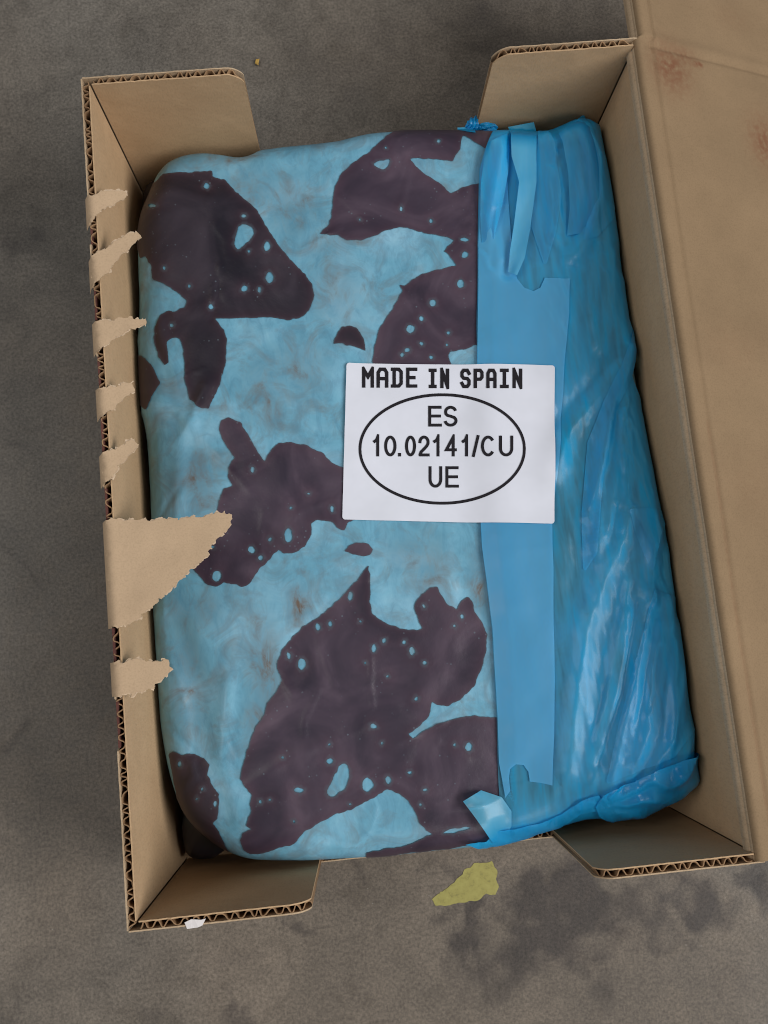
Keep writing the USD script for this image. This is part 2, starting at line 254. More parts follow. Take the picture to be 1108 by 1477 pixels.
def flat_mark(name, px, z, m, label, cat, step=.002, jag=.0012):
    c = atz(px, z)[:, :2]; c = dense(c, step); c = c + np.c_[fn(c[:, 0], c[:, 1], 240, 31), fn(c[:, 0], c[:, 1], 240, 32)] * jag * 4
    P, t, l = triangulate(Polygon(c).buffer(0), .006, .002)
    top = np.c_[P, np.full(len(P), z)]; v, f = solid(top, t, l, top - [0, 0, z * .5])
    obj(name, (v, f), m, label=label, category=cat)
flat_mark('paint_mark', zc([(90, 1000), (150, 960), (190, 915), (215, 895), (270, 888), (290, 915), (285, 940), (295, 965), (285, 985), (255, 985), (225, 1005), (180, 1012), (130, 1022), (100, 1020)], 580, 820, 2.0985), .0003, M['yellow'],
          'flaking patch of yellow paint on the concrete floor below the cut-out', 'paint mark')
def crumb():
    c = atz([(371, 90)], .002)[0]; s = trimesh.creation.icosphere(2, .003); s.vertices *= [.6, 1.3, .3]; s.vertices += (meshkit.noise(s.vertices * 500)[:, None] - .5) * .0022; s.vertices += c
    obj('crumb', s, M['crumb'], smooth=True, label='tiny orange crumb on the floor above the carton', category='crumb')
crumb()

# ------------------------------------------------------------------ the carton
T, LIN = .0062, .0009                     # board thickness, liner thickness
carton = thing('cardboard_carton', 'open brown corrugated carton with cut-out ends, torn rim and folded-back lid', 'cardboard box')
XL, XR, CUT = -.0865, .0915, .125         # hand cut-out in both ends
def profile_fn(cut, r=.014):
    def f(s):
        s = np.asarray(s, float); z = np.full(s.shape, H)
        if cut:
            for e, sg in ((XL, 1), (XR, -1)):
                d = np.clip((e - s) * sg, 0, r); z = np.where((s - e) * sg < 0, np.minimum(z, H - (r - np.sqrt(np.maximum(r * r - (r - d) ** 2, 0)))), z)
            z = np.where((s > XL) & (s < XR), H - CUT, z)
        return z
    return f
def place(a, o, n):
    """Wall axes: s along a, depth along n (inwards) from the outer face at o."""
    a, o, n = np.array(a, float), np.array(o, float), np.array(n, float)
    return lambda s, d, z: o + np.asarray(s)[:, None] * a + np.asarray(d)[:, None] * n + np.asarray(z)[:, None] * np.array([0, 0, 1.0])
def liner(parent, name, w, s0, s1, prof, d0, d1, m, seed, z0=.0012, rough=.0005, top=None, **kw):
    s = np.unique(np.r_[np.arange(s0, s1, .0025), s1, *( [np.linspace(XL - .014, XL + .0005, 14), np.linspace(XR - .0005, XR + .014, 14)] if prof else [])]); s = s[(s >= s0) & (s <= s1)]
    z = (prof(s) if prof else np.full(len(s), H)) + (0 if top is None else top(s)) + fn(s, s * 0, 320, seed) * rough * 3
    pts = np.r_[np.c_[s, z], [[s1, z0], [s0, z0]]]
    P = Polygon(pts).buffer(0); v, f = trimesh.creation.triangulate_polygon(P, engine='earcut')
    mesh = trimesh.creation.extrude_triangulation(v, f, d1 - d0); V = np.array(mesh.vertices)
    W = w(V[:, 0], V[:, 2] + d0, V[:, 1]); Fc = np.array(mesh.faces)
    mm = trimesh.Trimesh(W, Fc, process=False)
    if mm.volume < 0: mm.invert()
    return obj(name, mm, m, parent, **kw)
def fluting(parent, w, s0, s1, prof, seed, pitch=.0076, top=None):
    s = np.arange(s0 + .001, s1 - .001, pitch / 10)
    ph = 2 * np.pi * (s / pitch + fn(s, s * 0, 60, seed) * 1.5 + fn(s, s * 0, 170, seed + 7) * .5)
    amp = (T / 2 - LIN - .00025) * (1 + .0 * s)
    c = T / 2 + np.tanh(1.5 * np.sin(ph)) / np.tanh(1.5) * amp * (1 + .5 * np.minimum(fn(s, s * 0, 120, seed + 9), 0))
    th = .00036
    k = len(s); d = np.gradient(c, s); nx, nd = -d / np.sqrt(1 + d * d), 1 / np.sqrt(1 + d * d)
    S = np.r_[s + nx * th, s - nx * th]; D = np.r_[c + nd * th, c - nd * th]
    tz = prof(np.r_[s, s]) - .0006 + np.r_[fn(s, s * 0, 400, seed + 1), fn(s, s * 0, 400, seed + 1)] * .0016 + (0 if top is None else top(np.r_[s, s]))
    V = np.vstack([w(S, D, tz), w(S, D, np.full(2 * k, .0015))])
    i = np.arange(k - 1); q = []
    for a, b, c_, d_ in ((i, i + 1, k + i + 1, k + i), (2 * k + i, 2 * k + i + 1, i + 1, i), (k + i, k + i + 1, 3 * k + i + 1, 3 * k + i)):
        q += [np.stack([a, b, c_], 1), np.stack([a, c_, d_], 1)]
    obj('fluting', (V, np.vstack(q)), M['flute'], parent)

def group(name, label=None):
    x = UsdGeom.Xform.Define(stage, numbered(carton + '/' + name)); said(x.GetPrim(), label=label); return str(x.GetPath())
end = profile_fn(True); flat = profile_fn(False)
hx, hy = BW / 2, BL / 2
for k, (nm, sg) in enumerate((('far', 1), ('near', -1))):
    g = group('end_wall'); w = place((1, 0, 0), (0, sg * hy, 0), (0, -sg, 0))
    s0, s1 = -hx + T + .0011, hx - T - .0011
    liner(g, 'outer_liner', w, -hx + .001, hx - .001, end, 0, LIN, M['edge'], 41 + k)
    liner(g, 'inner_liner', w, s0, s1, end, T - LIN, T, M['kraft'], 43 + k)
    fluting(g, w, s0, s1, end, 51 + k)
# left wall: outer liner torn away between the strips
gaps = [(112, 272), (328, 352), (417, 462), (513, 560), (603, 660), (704, 752), (906, 956), (1012, 1080)]
def left_s(py):
    x = np.interp(py, [112, 752, 1345], [117, 141, 183]); return atz(np.c_[[x], [py]], H)[0][1]
gl = [(left_s(b), left_s(a)) for a, b in gaps]      # (low s, high s)
def torn_top(s):
    t = np.zeros(len(s))
    for k, (a, b) in enumerate(gl):
        if k: t = np.where((s > a) & (s < b), -.0055 + fn(s, s * 0, 150, 77) * .003, t)
    return t
g = group('side_wall'); w = place((0, 1, 0), (-hx, 0, 0), (1, 0, 0))
liner(g, 'outer_liner', w, -hy + LIN + .0002, hy - LIN - .0002, None, 0, LIN, M['edge'], 61, top=torn_top)
liner(g, 'inner_liner', w, -hy + T + .0003, hy - T - .0003, None, T - LIN, T, M['kraft'], 62)
fluting(g, w, -hy + .0015, hy - .0015, flat, 63)
for k, (a, b) in enumerate(gl):
    if k == 0: continue
    s = np.arange(a, b, .0012); n = len(s); d0, d1 = .0007 + 0 * s, .0021 + fn(s, 0 * s, 300, 90 + k) * .0009
    z = H - .0008 + fn(s, 0 * s, 220, 80 + k) * .002
    V = np.vstack([w(s, d0, z), w(s, d1, z - .0003), w(s, d1, z - .01), w(s, d0, z - .01)]); i = np.arange(n - 1); q = []
    for j in range(4):
        A, B = j * n + i, ((j + 1) % 4) * n + i; q += [np.stack([A, B, B + 1], 1), np.stack([A, B + 1, A + 1], 1)]
    obj('torn_ply', (V, np.vstack(q)), M['maroon'], g, label='dark red torn ply where the outer paper is gone' if k == 1 else None)
# right wall
g2 = group('side_wall'); w = place((0, -1, 0), (hx, 0, 0), (-1, 0, 0))
low = lambda s: np.full(len(s), -.004)
liner(g2, 'outer_liner', w, -hy + LIN + .0002, hy - LIN - .0002, None, 0, LIN, M['edge'], 71, top=low)
liner(g2, 'inner_liner', w, -hy + T + .0003, hy - T - .0003, None, T - LIN, T, M['kraft'], 72, top=low)
fluting(g2, w, -hy + .0015, hy - .0015, flat, 73, top=lambda s: np.full(len(s), -.006))
obj('base', trimesh.creation.box((BW - .002, BL - .002, .001), trimesh.transformations.translation_matrix((0, 0, .0006))), M['kraft'], carton)

# strips of paper torn from the lid, bent in over the left rim
strips = [zc([(100, 230), (140, 225), (240, 195), (330, 165), (430, 160), (510, 165), (555, 190), (520, 230), (450, 280), (390, 320), (330, 345), (280, 390), (230, 440), (205, 480), (130, 530), (105, 530), (100, 400)], 100, 250, 6.714),
          zc([(135, 850), (150, 835), (230, 800), (330, 740), (450, 650), (530, 600), (570, 578), (640, 580), (680, 578), (690, 620), (640, 670), (560, 740), (480, 810), (430, 880), (370, 960), (300, 1010), (250, 1070), (200, 1110), (170, 1150), (145, 1050), (135, 900)], 100, 250, 6.714),
          zc([(70, 120), (130, 112), (200, 100), (240, 103), (285, 105), (292, 125), (260, 140), (215, 150), (180, 175), (140, 200), (110, 230), (70, 245), (68, 180)], 100, 420, 2.638),
          zc([(78, 372), (130, 370), (190, 355), (235, 352), (250, 372), (225, 395), (190, 425), (150, 455), (120, 480), (75, 495), (75, 430)], 100, 420, 2.638),
          zc([(85, 628), (140, 610), (200, 585), (240, 565), (262, 580), (240, 610), (200, 650), (170, 695), (140, 730), (100, 750), (92, 690)], 100, 420, 2.638),
          np.vstack([zc([(112, 880), (160, 865), (230, 872), (300, 875), (370, 865), (450, 862), (530, 850), (580, 840), (615, 855), (610, 890), (580, 930), (545, 960), (525, 1010), (470, 1050), (420, 1100), (370, 1150)], 100, 420, 2.638),
                     [(236, 860), (215, 881), (190, 897), (165, 906), (148, 908), (146, 860), (143, 800)]]),
          zc([(70, 275), (110, 270), (170, 260), (220, 258), (260, 270), (310, 265), (335, 290), (315, 325), (290, 345), (260, 375), (220, 385), (190, 405), (150, 405), (75, 415), (72, 340)], 130, 860, 2.841)]
words = ['topmost small torn strip', 'second torn strip, slanting', 'third torn strip', 'fourth torn strip', 'fifth torn strip, short and pointed', 'wide torn triangle reaching over the bag', 'lowest torn strip, blunt']
for k, px in enumerate(strips):
    z0 = H + .0012
    c = atz(px, z0)[:, :2]; c[:, 0] = np.maximum(c[:, 0], -hx - .0022)
    c = dense(c, .0014); far = c[:, 0] > -hx + .002
    c = c + far[:, None] * np.c_[fn(c[:, 0], c[:, 1], 330, 101 + k, 4), fn(c[:, 0], c[:, 1], 330, 121 + k, 5)] * .006
    P, t, l = triangulate(Polygon(c).buffer(0), .004, .0014)
    u = P[:, 0] + hx; uu = np.clip(u - T, 0, 1)
    bend = [.35, .2, .1, .25, .2, .10, .12][k]
    def lift(P_, u_): return np.where(u_ < .0012, -(.0012 - u_) * 1.3, 0) + .0013 * np.exp(-((u_ - .003) / .004) ** 2) + np.clip(u_ - T, 0, 1) * (-bend) + fn(P_[:, 0], P_[:, 1], 60, 140 + k, 3) * .0035 * np.clip(u_ / .02, 0, 1)
    z = z0 + lift(P, u)
    # keep the traced place in the view: slide each point along its sight line to the bent height
    for _ in range(3):
        d = np.c_[P, np.full(len(P), z0)] - EYE; tt = (z - EYE[2]) / d[:, 2]; Q = EYE + d * tt[:, None]
    Q[u < .002, :2] = P[u < .002]
    v, f = solid(Q, t, l, Q - [0, 0, .0005])
    # the fibrous under-layer of the paper, showing along the tear
    edge2 = Polygon(c).buffer(.0004).intersection(sbox(-hx + .004, -1, 1, 1)); cc = dense(np.asarray(edge2.exterior.coords)[:-1], .0011)
    cc = cc + (cc[:, 0] > -hx + .006)[:, None] * np.c_[fn(cc[:, 0], cc[:, 1], 520, 401 + k, 4), fn(cc[:, 0], cc[:, 1], 520, 421 + k, 4)] * .0055
    pl = Polygon(cc).buffer(0); pl = max(pl.geoms, key=lambda q_: q_.area) if pl.geom_type != 'Polygon' else pl
    P2, t2, l2 = triangulate(pl, .004, .0011); u2 = P2[:, 0] + hx; z2 = z0 + lift(P2, u2) - .0006
    d2 = np.c_[P2, np.full(len(P2), z0)] - EYE; Q2 = EYE + d2 * ((z2 - EYE[2]) / d2[:, 2])[:, None]
    v2, f2 = solid(Q2, t2, l2, Q2 - [0, 0, .0003]); obj('torn_fibre', (v2, f2), M['fibre'], carton)
    obj('torn_strip', (v, f), M['torn'], carton, smooth=40, label=words[k] + ' of paper bent over the rim')
def scrap(px, z, m, name, label):
    P, t, l = triangulate(Polygon(dense(atz(px, z)[:, :2], .001)).buffer(0), .003, .001); top = np.c_[P, z + fn(P[:, 0], P[:, 1], 300, 160) * .0008]
    v, f = solid(top, t, l, top - [0, 0, .0009]); obj(name, (v, f), m, carton, label=label)
scrap([(266, 1331), (276, 1326), (290, 1327), (297, 1325), (292, 1335), (285, 1338), (270, 1340)], H + .0006, M['scrap'], 'paper_scrap', 'white scrap stuck on the lower rim')

# lid: hinged on the right wall, folded outwards, its far edge on the floor
def lid():
    ang = math.asin((H - .004) / .40); ca, sa = math.cos(ang), math.sin(ang)
    r = .0042; cx, cz = hx - T + LIN / 2 + r, H - .004
    cx -= LIN / 2 + .0004; prof = [(cx - r, cz - .004, 0.0)]   # (x, z, u) along the inner face
    for a in np.linspace(math.pi, math.pi / 2 - ang, 9): prof.append((cx + r * math.cos(a), cz + r * math.sin(a), 0.0))
    x0, z0 = prof[-1][:2]
    us = np.r_[np.arange(.0012, .03, .0012), np.arange(.03, .401, .004)]
    for u in us: prof.append((x0 + u * ca, z0 - u * sa, u))
    prof = np.array(prof)
    y0, y1 = -hy + .0005, hy + .095
    Y = np.r_[np.arange(y0, hy - .02, .004), np.arange(hy - .02, hy + .01, .0012), np.arange(hy + .01, y1, .004)]
    U, V = np.meshgrid(np.arange(len(prof)), Y, indexing='ij'); x, z, u = prof[U.ravel(), 0], prof[U.ravel(), 1], prof[U.ravel(), 2]; y = V.ravel()
    n = np.c_[np.full(len(x), sa), 0 * x, np.full(len(x), ca)]
    dz = -.0011 * np.exp(-((u - .0085 - .002 * fn(y, y * 0, 8, 170)) / .0013) ** 2) * (u > 0) + .0006 * np.exp(-((u - .0125) / .002) ** 2) * (u > 0)
    dz += (-.0014 * np.exp(-((y - hy + .004 + .002 * fn(u, u * 0, 20, 171)) / .0022) ** 2) + .0008 * np.exp(-((y - hy - .002) / .004) ** 2)) * np.clip(u / .01, 0, 1)
    dz += fn(u, y, 9, 172, 3) * .003 * np.clip(u / .03, 0, 1) + fn(u, y, 40, 173) * .0006
    P = np.c_[x, y, z] + n * dz[:, None]
    # the side flap past the crease starts a little outside the hinge
    k = (y > hy); P[:, 0] += np.where(k, .004 * np.clip((y - hy) / .002, 0, 1) * np.clip(1 - u / .02, 0, 1), 0)
    st = np.zeros(len(x)); P0 = P
    def ray_hit(px):
        d = ray(*px)[0]; o = np.array([x0, 0, z0]); nn = np.array([sa, 0, ca]); t = ((o - EYE) @ nn) / (d @ nn); q = EYE + d * t; return q
    for px, sx, sy, a in [((968, 98), .017, .020, 1.1), ((985, 82), .014, .009, .8), ((1103, 205), .014, .022, 1.0), ((1100, 190), .006, .006, .9), ((1007, 93), .0023, .0026, 3.5), ((1058, 25), .02, .012, .15), ((1060, 500), .03, .02, .12), ((1090, 700), .03, .03, .1)]:
        q = ray_hit(px); dd = np.hypot((P[:, 0] - q[0]) / sx, (P[:, 1] - q[1]) / sy); st = np.maximum(st, a * np.exp(-dd ** 2 * 1.2))
    st = np.maximum(st, .28 * np.exp(-((u - .0085 - .002 * fn(y, y * 0, 8, 170)) / .0016) ** 2) * (u > 0) * (y < .0))
    a_, b_ = len(prof), len(Y); i, j = np.meshgrid(np.arange(a_ - 1), np.arange(b_ - 1), indexing='ij'); q = (i * b_ + j).ravel()
    tri = np.vstack([np.stack([q, q + b_, q + b_ + 1], 1), np.stack([q, q + b_ + 1, q + 1], 1)])
    loop = np.r_[np.arange(b_), np.arange(1, a_) * b_ + b_ - 1, (a_ - 1) * b_ + np.arange(b_ - 2, -1, -1), np.arange(a_ - 2, 0, -1) * b_][::-1]
    v, f = solid(P, tri, [loop], P - n * LIN)
    g3 = group('lid'); obj('inner_liner', (v, f), M['lid'], g3, smooth=50, var=None) if False else None
    # smooth normals split vertices, so the stain is carried by a mesh with shared corners
    obj('inner_liner', (P, tri), M['lid'], g3, smooth=True, var={'stain': st})
    body = P - n * .0006; v, f = solid(body, tri, [loop], P - n * .0052)
    keep = np.ones(len(v), bool)
    obj('board', (v, f), M['edge'], g3)
lid()

# ------------------------------------------------------------------ the bag of frozen liver
outline_px = [(217, 269), (222, 250), (237, 231), (258, 221), (285, 216), (313, 218), (340, 224), (361, 221), (374, 213), (395, 211), (429, 207), (480, 202), (515, 194), (548, 187), (592, 185), (657, 185), (700, 186), (745, 187), (790, 188), (815, 178),
              (840, 167), (865, 176), (882, 190), (893, 215), (903, 270), (910, 330), (917, 420), (936, 512), (954, 593), (970, 680), (979, 752), (990, 836), (1002, 915), (1013, 1001), (1013, 1049), (1005, 1122), (975, 1149), (933, 1173), (890, 1180), (850, 1178),
              (804, 1192), (740, 1213), (700, 1220), (650, 1227), (560, 1236), (460, 1243), (380, 1243), (350, 1240), (320, 1227), (290, 1205), (265, 1178), (245, 1130), (232, 1060), (226, 1000), (221, 930), (220, 850), (218, 760), (215, 680), (210, 615), (193, 570), (191, 530), (198, 480), (200, 440), (198, 380), (197, 330), (205, 295)]
RR = .024                                 # rounding of the bag's shoulder
opx = smooth_closed(outline_px, 4, 2); oxy = atz(opx, H - .085)[:, :2]
tang = np.roll(oxy, -3, 0) - np.roll(oxy, 3, 0); onrm = np.c_[-tang[:, 1], tang[:, 0]]; onrm /= np.linalg.norm(onrm, axis=1, keepdims=True) + 1e-9
onrm *= np.sign(((oxy - oxy.mean(0)) * onrm).sum(1).mean())
tilt = np.arctan(np.clip(((oxy - EYE[:2]) * onrm).sum(1) / (EYE[2] - H + .085), 0, 2))
oxy = atz(opx, H - .064 - RR * (1 - np.sin(tilt)))[:, :2] + onrm * (RR * (1 - np.cos(tilt)))[:, None]
oxy = np.asarray(Polygon(oxy).buffer(.004).buffer(-.008).buffer(.004).exterior.coords)[:-1]; oxy = dense(oxy, .002)
oxy[:, 0] = np.clip(oxy[:, 0], -hx + T + .002, hx - T - .0035); oxy[:, 1] = np.clip(oxy[:, 1], -hy + T + .002, hy - T - .002)
BAG = Polygon(oxy).buffer(0); kd = cKDTree(dense(oxy, .0005))
def zplate(x, y):
    return H - .066 + .004 * np.clip(1 - (np.hypot(x / .2, y / .27)) ** 2, -1, 1) + .011 * np.clip((x - .05) / .1, 0, 1) * np.clip((.03 - y) / .1, 0, 1) * np.clip((y + .262) / .05, 0, 1) + fn(x, y, 14, 201, 2) * .007 + fn(x, y, 45, 203, 2) * .0022
folds_px = [([(300, 560), (262, 640), (258, 760)], .0022, .006), ([(262, 600), (320, 660)], .0012, .004), ([(255, 900), (285, 1000), (290, 1080)], -.0035, .010), ([(330, 980), (320, 1090), (345, 1180)], .002, .006),
            ([(470, 860), (400, 930)], .0012, .004), ([(545, 770), (560, 880)], -.0012, .008), ([(640, 780), (650, 860)], .0012, .006), ([(230, 470), (260, 560)], .0016, .006), ([(360, 1130), (420, 1090), (520, 1050)], .0008, .004), ([(540, 990), (620, 1040), (600, 1100)], -.0008, .005)]
folds = [(atz(l, H - .066)[:, :2], a, w_) for l, a, w_ in folds_px]
crng = np.random.default_rng(12)
for k_ in range(64):                      # fine creases of the tight film, most of them along the left and lower edges
    if k_ < 26: p0 = np.array([crng.uniform(215, 330), crng.uniform(280, 1200)]); th_ = crng.normal(1.5, .45)
    elif k_ < 40: p0 = np.array([crng.uniform(330, 700), crng.uniform(1040, 1235)]); th_ = crng.normal(-.3, .5)
    elif k_ < 50: p0 = np.array([crng.uniform(300, 690), crng.uniform(200, 330)]); th_ = crng.normal(1.3, .5)
    else: p0 = np.array([crng.uniform(300, 690), crng.uniform(330, 1050)]); th_ = crng.uniform(0, 3.1)
    l_ = [p0]; 
    for j_ in range(4): th_ += crng.normal(0, .22); l_.append(l_[-1] + crng.uniform(9, 24) * np.array([math.cos(th_), math.sin(th_)]))
    folds.append((atz(l_, H - .066)[:, :2], crng.uniform(.0003, .0008) * crng.choice([-1, 1, 1]), crng.uniform(.0012, .0026)))
def zbag(x, y):
    x, y = np.asarray(x, float), np.asarray(y, float)
    d = kd.query(np.c_[x, y])[0] * np.where(shapely.contains_xy(BAG, x, y), 1, -1)
    e = np.clip(d / RR, 0, 1); z = zplate(x, y) - RR * (1 - np.sqrt(np.maximum(1 - (1 - e) ** 2, 0)))
    for l, a, w_ in folds: z = z + a * np.exp(-(polyline_dist(x, y, l) / w_) ** 2) * np.clip(d / .01, 0, 1)
    return z
def nbag(x, y, h=.0008, zf=zbag):
    zx = (zf(x + h, y) - zf(x - h, y)) / (2 * h); zy = (zf(x, y + h) - zf(x, y - h)) / (2 * h)
    n = np.c_[-zx, -zy, np.ones(len(zx))]; n[:, :2] = np.clip(n[:, :2], -6, 6); return n / np.linalg.norm(n, axis=1, keepdims=True)
def onto(px, zf=zbag):
    """Photograph pixels to the bag's surface."""
    z = np.full(len(px), H - .066)
    for _ in range(14):
        q = atz(px, z); z = .5 * z + .5 * np.clip(zf(q[:, 0], q[:, 1]), H - .1, H)
    return atz(px, z)
bag = thing('bag_of_frozen_liver', 'blue plastic bag of frozen dark liver filling the open carton', 'bag of meat')
def skirt(V, f, loop, down, inward=.0):
    """Carries a rim down the side of the bag."""
    n0 = len(V); c = V[:, :2].mean(0); rows = [V]; k = len(loop); faces = [f]; prev = loop; base = n0
    for z in down:
        p = V[loop].copy(); p[:, 2] = np.minimum(p[:, 2], z) if np.ndim(z) == 0 else z; dirn = c - p[:, :2]; dirn /= np.linalg.norm(dirn, axis=1, keepdims=True); p[:, :2] += dirn * inward
        rows.append(p); cur = np.arange(base, base + k); base += k
        a, b, a2, b2 = prev, np.roll(prev, -1), cur, np.roll(cur, -1)
        faces += [np.stack([a, a2, b2], 1), np.stack([a, b2, b], 1)]; prev = cur
    return np.vstack(rows), np.vstack(faces)
rings = (.0004, .001, .002, .0035, .0055, .008, .011)
P, t, loops = triangulate(BAG, .0021, .0018, rings)
V = np.c_[P, zbag(P[:, 0], P[:, 1])]
smear_px = [(385, 965, 22, 60, .9), (432, 872, 16, 26, .9), (270, 985, 22, 70, .6), (285, 690, 30, 40, .6), (360, 280, 50, 40, .5), (420, 300, 40, 50, .45), (270, 950, 18, 40, .5), (480, 420, 40, 50, .4), (385, 560, 34, 60, .35), (430, 520, 40, 30, .4), (620, 820, 30, 40, .5),
            (690, 850, 12, 40, .8), (590, 800, 30, 24, .5), (440, 545, 26, 26, .45), (300, 880, 20, 24, .5), (260, 880, 18, 26, .5), (370, 1040, 16, 30, .7), (470, 350, 40, 24, .4), (860, 470, 20, 60, .9), (320, 230, 60, 12, .5)]
def smear(x, y):
    s = np.zeros(len(x))
    for px, py, rx, ry, a in smear_px:
        c = onto([(px, py)])[0]; s = np.maximum(s, 1.05 * a * np.exp(-((x - c[0]) / (rx / 2000)) ** 2 - ((y - c[1]) / (ry / 2000)) ** 2))
    return s
sm = smear(P[:, 0], P[:, 1])
obj('film', (V, t), M['film'], bag, smooth=True, var={'smear': sm})
# the bag's sides, swelling out against the carton further down
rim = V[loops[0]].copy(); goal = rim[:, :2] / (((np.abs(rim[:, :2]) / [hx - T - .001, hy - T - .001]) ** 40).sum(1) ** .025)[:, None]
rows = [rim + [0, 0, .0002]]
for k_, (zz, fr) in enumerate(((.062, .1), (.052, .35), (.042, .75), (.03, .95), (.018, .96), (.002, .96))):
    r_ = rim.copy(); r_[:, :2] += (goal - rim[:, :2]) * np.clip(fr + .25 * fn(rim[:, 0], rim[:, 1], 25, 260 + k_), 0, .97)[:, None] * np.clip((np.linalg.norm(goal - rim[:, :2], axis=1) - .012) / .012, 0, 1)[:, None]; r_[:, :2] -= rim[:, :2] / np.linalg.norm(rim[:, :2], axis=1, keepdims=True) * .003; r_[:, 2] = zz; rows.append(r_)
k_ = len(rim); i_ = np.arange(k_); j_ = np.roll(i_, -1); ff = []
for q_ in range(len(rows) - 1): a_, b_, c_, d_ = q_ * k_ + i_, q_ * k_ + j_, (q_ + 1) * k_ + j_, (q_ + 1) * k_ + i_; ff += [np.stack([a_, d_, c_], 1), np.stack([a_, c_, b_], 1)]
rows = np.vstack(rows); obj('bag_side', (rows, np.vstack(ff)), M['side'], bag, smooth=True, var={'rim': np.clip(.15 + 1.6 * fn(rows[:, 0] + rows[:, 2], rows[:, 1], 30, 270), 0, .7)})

# dark pieces of liver that lie against the film; bubbles of air are the holes in them
Z1 = (100, 60, 2.916); Z2 = (440, 160, 3.693); Z4 = (100, 420, 2.638); Z6 = (340, 760, 2.77); Z7 = (130, 860, 2.841); PX = (0, 0, 1.0)
def ell(list_, z): return [zc([(x + a * math.cos(t_), y + b * math.sin(t_)) for t_ in np.arange(0, 6.283, .5)], *z) for x, y, a, b in list_]
liver = []
A = np.vstack([zc([(395, 558), (470, 552), (600, 545), (605, 570), (650, 580), (690, 620), (740, 665), (790, 710), (830, 780), (880, 860), (930, 920), (985, 975), (1022, 1025), (1030, 1065)], *Z1),
               zc([(930, 30), (915, 75), (875, 105), (830, 112), (760, 97), (700, 103), (620, 105), (555, 105), (590, 150), (600, 185), (595, 280), (570, 360), (530, 450), (480, 435), (455, 400), (438, 330), (440, 270), (430, 200), (420, 180), (390, 178), (370, 200), (380, 270), (365, 282), (340, 250),
                   (325, 190), (325, 140), (350, 90), (375, 75), (400, 80), (440, 60), (450, 38), (415, 5)], *Z4),
               zc([(495, 1088), (440, 1045), (390, 1015), (352, 1000), (345, 940), (322, 905), (300, 910), (280, 850), (275, 800), (268, 730), (285, 680), (320, 620), (365, 590)], *Z1)])
liver.append(('large piece of liver in the upper left corner of the bag', A,
              [zc([(720, 770), (760, 772), (782, 800), (770, 830), (740, 850), (715, 878), (695, 865), (700, 820)], *Z1)] + ell([(580, 607, 12, 13), (735, 735, 10, 9), (832, 863, 14, 18), (845, 993, 18, 22), (738, 1040, 13, 13), (800, 1045, 7, 12), (755, 885, 5, 6), (400, 955, 6, 7), (505, 1030, 6, 6), (350, 690, 16, 8)], Z1) + ell([(540, 60, 8, 10), (392, 132, 7, 8)], Z4)))
liver.append(('small piece of liver at the left edge of the bag', zc([(215, 225), (245, 232), (290, 255), (320, 290), (348, 350), (310, 410), (295, 450), (260, 430), (225, 400), (215, 300)], *Z4), []))
liver.append(('piece of liver left of the white label', zc([(570, 520), (580, 490), (610, 480), (650, 500), (690, 560), (715, 610), (745, 648), (770, 600), (800, 578), (850, 575), (910, 590), (970, 620), (1000, 655), (1040, 670), (1120, 720), (1120, 860), (1062, 880), (1045, 910), (1020, 900), (1000, 880), (940, 870), (920, 885), (920, 925), (900, 970),
              (850, 1000), (815, 998), (800, 985), (785, 992), (760, 1020), (720, 1060), (690, 1110), (660, 1125), (630, 1115), (590, 1110), (560, 1125), (520, 1115), (490, 1080), (470, 1055), (505, 1020), (530, 940), (560, 840), (570, 800), (590, 750), (622, 740), (605, 710), (605, 670), (630, 635), (600, 590), (578, 550)], *Z4),
              ell([(835, 930, 15, 28), (695, 985, 14, 14), (562, 1085, 18, 20), (728, 1015, 9, 9), (765, 945, 7, 8), (1000, 828, 8, 12), (697, 680, 7, 12), (843, 825, 5, 5), (912, 772, 5, 5), (545, 975, 7, 5)], Z4)))
D1 = zc([(80, 655), (130, 600), (140, 560), (150, 460), (160, 400), (190, 340), (240, 290), (320, 235), (390, 175), (440, 130), (520, 85), (640, 75), (800, 80), (835, 140), (830, 200), (800, 240), (790, 270), (720, 265), (640, 255), (560, 255), (580, 285), (640, 340), (700, 375), (745, 410), (770, 440), (830, 415), (920, 385), (1030, 380), (1030, 1250),
         (905, 1252), (850, 1270), (770, 1285), (765, 1310), (775, 1345), (780, 1420), (480, 1420), (360, 1340), (370, 1250), (400, 1150), (450, 1080), (500, 1000), (517, 960), (505, 925), (530, 932), (600, 880), (680, 850), (740, 840), (808, 822), (770, 775), (738, 745), (770, 715), (795, 690), (740, 668), (650, 655), (580, 635), (500, 620), (430, 640), (360, 670), (290, 692), (220, 690), (170, 663), (130, 660)], *Z2)
D2 = zc([(790, 80), (990, 90), (1030, 200), (955, 198), (850, 132), (820, 160)], *Z2)
liver.append(('piece of liver at the top of the bag beside the folded film', (D1, D2), [zc([(360, 285), (385, 270), (450, 258), (455, 280), (425, 312), (405, 315)], *Z2)] + ell([(712, 162, 10, 10), (513, 520, 7, 12), (672, 588, 9, 10), (430, 195, 7, 7), (853, 768, 18, 20), (830, 922, 19, 22), (680, 1025, 16, 17), (620, 1108, 13, 13), (562, 1163, 24, 22), (622, 1242, 10, 10), (545, 1275, 12, 12), (672, 1315, 10, 10), (765, 1185, 10, 10), (758, 1245, 7, 7), (850, 685, 22, 9), (290, 580, 5, 6), (520, 1300, 12, 10)], Z2)))
liver.append(('half-round small piece of liver above the label', zc([(150, 1240), (175, 1180), (200, 1148), (240, 1142), (280, 1160), (310, 1210), (325, 1280), (290, 1265), (240, 1250), (190, 1240)], *Z2), []))
liver.append(('small oval piece of liver below the label', zc([(435, 95), (450, 75), (490, 62), (530, 68), (548, 90), (540, 110), (510, 118), (470, 110)], *Z6), []))
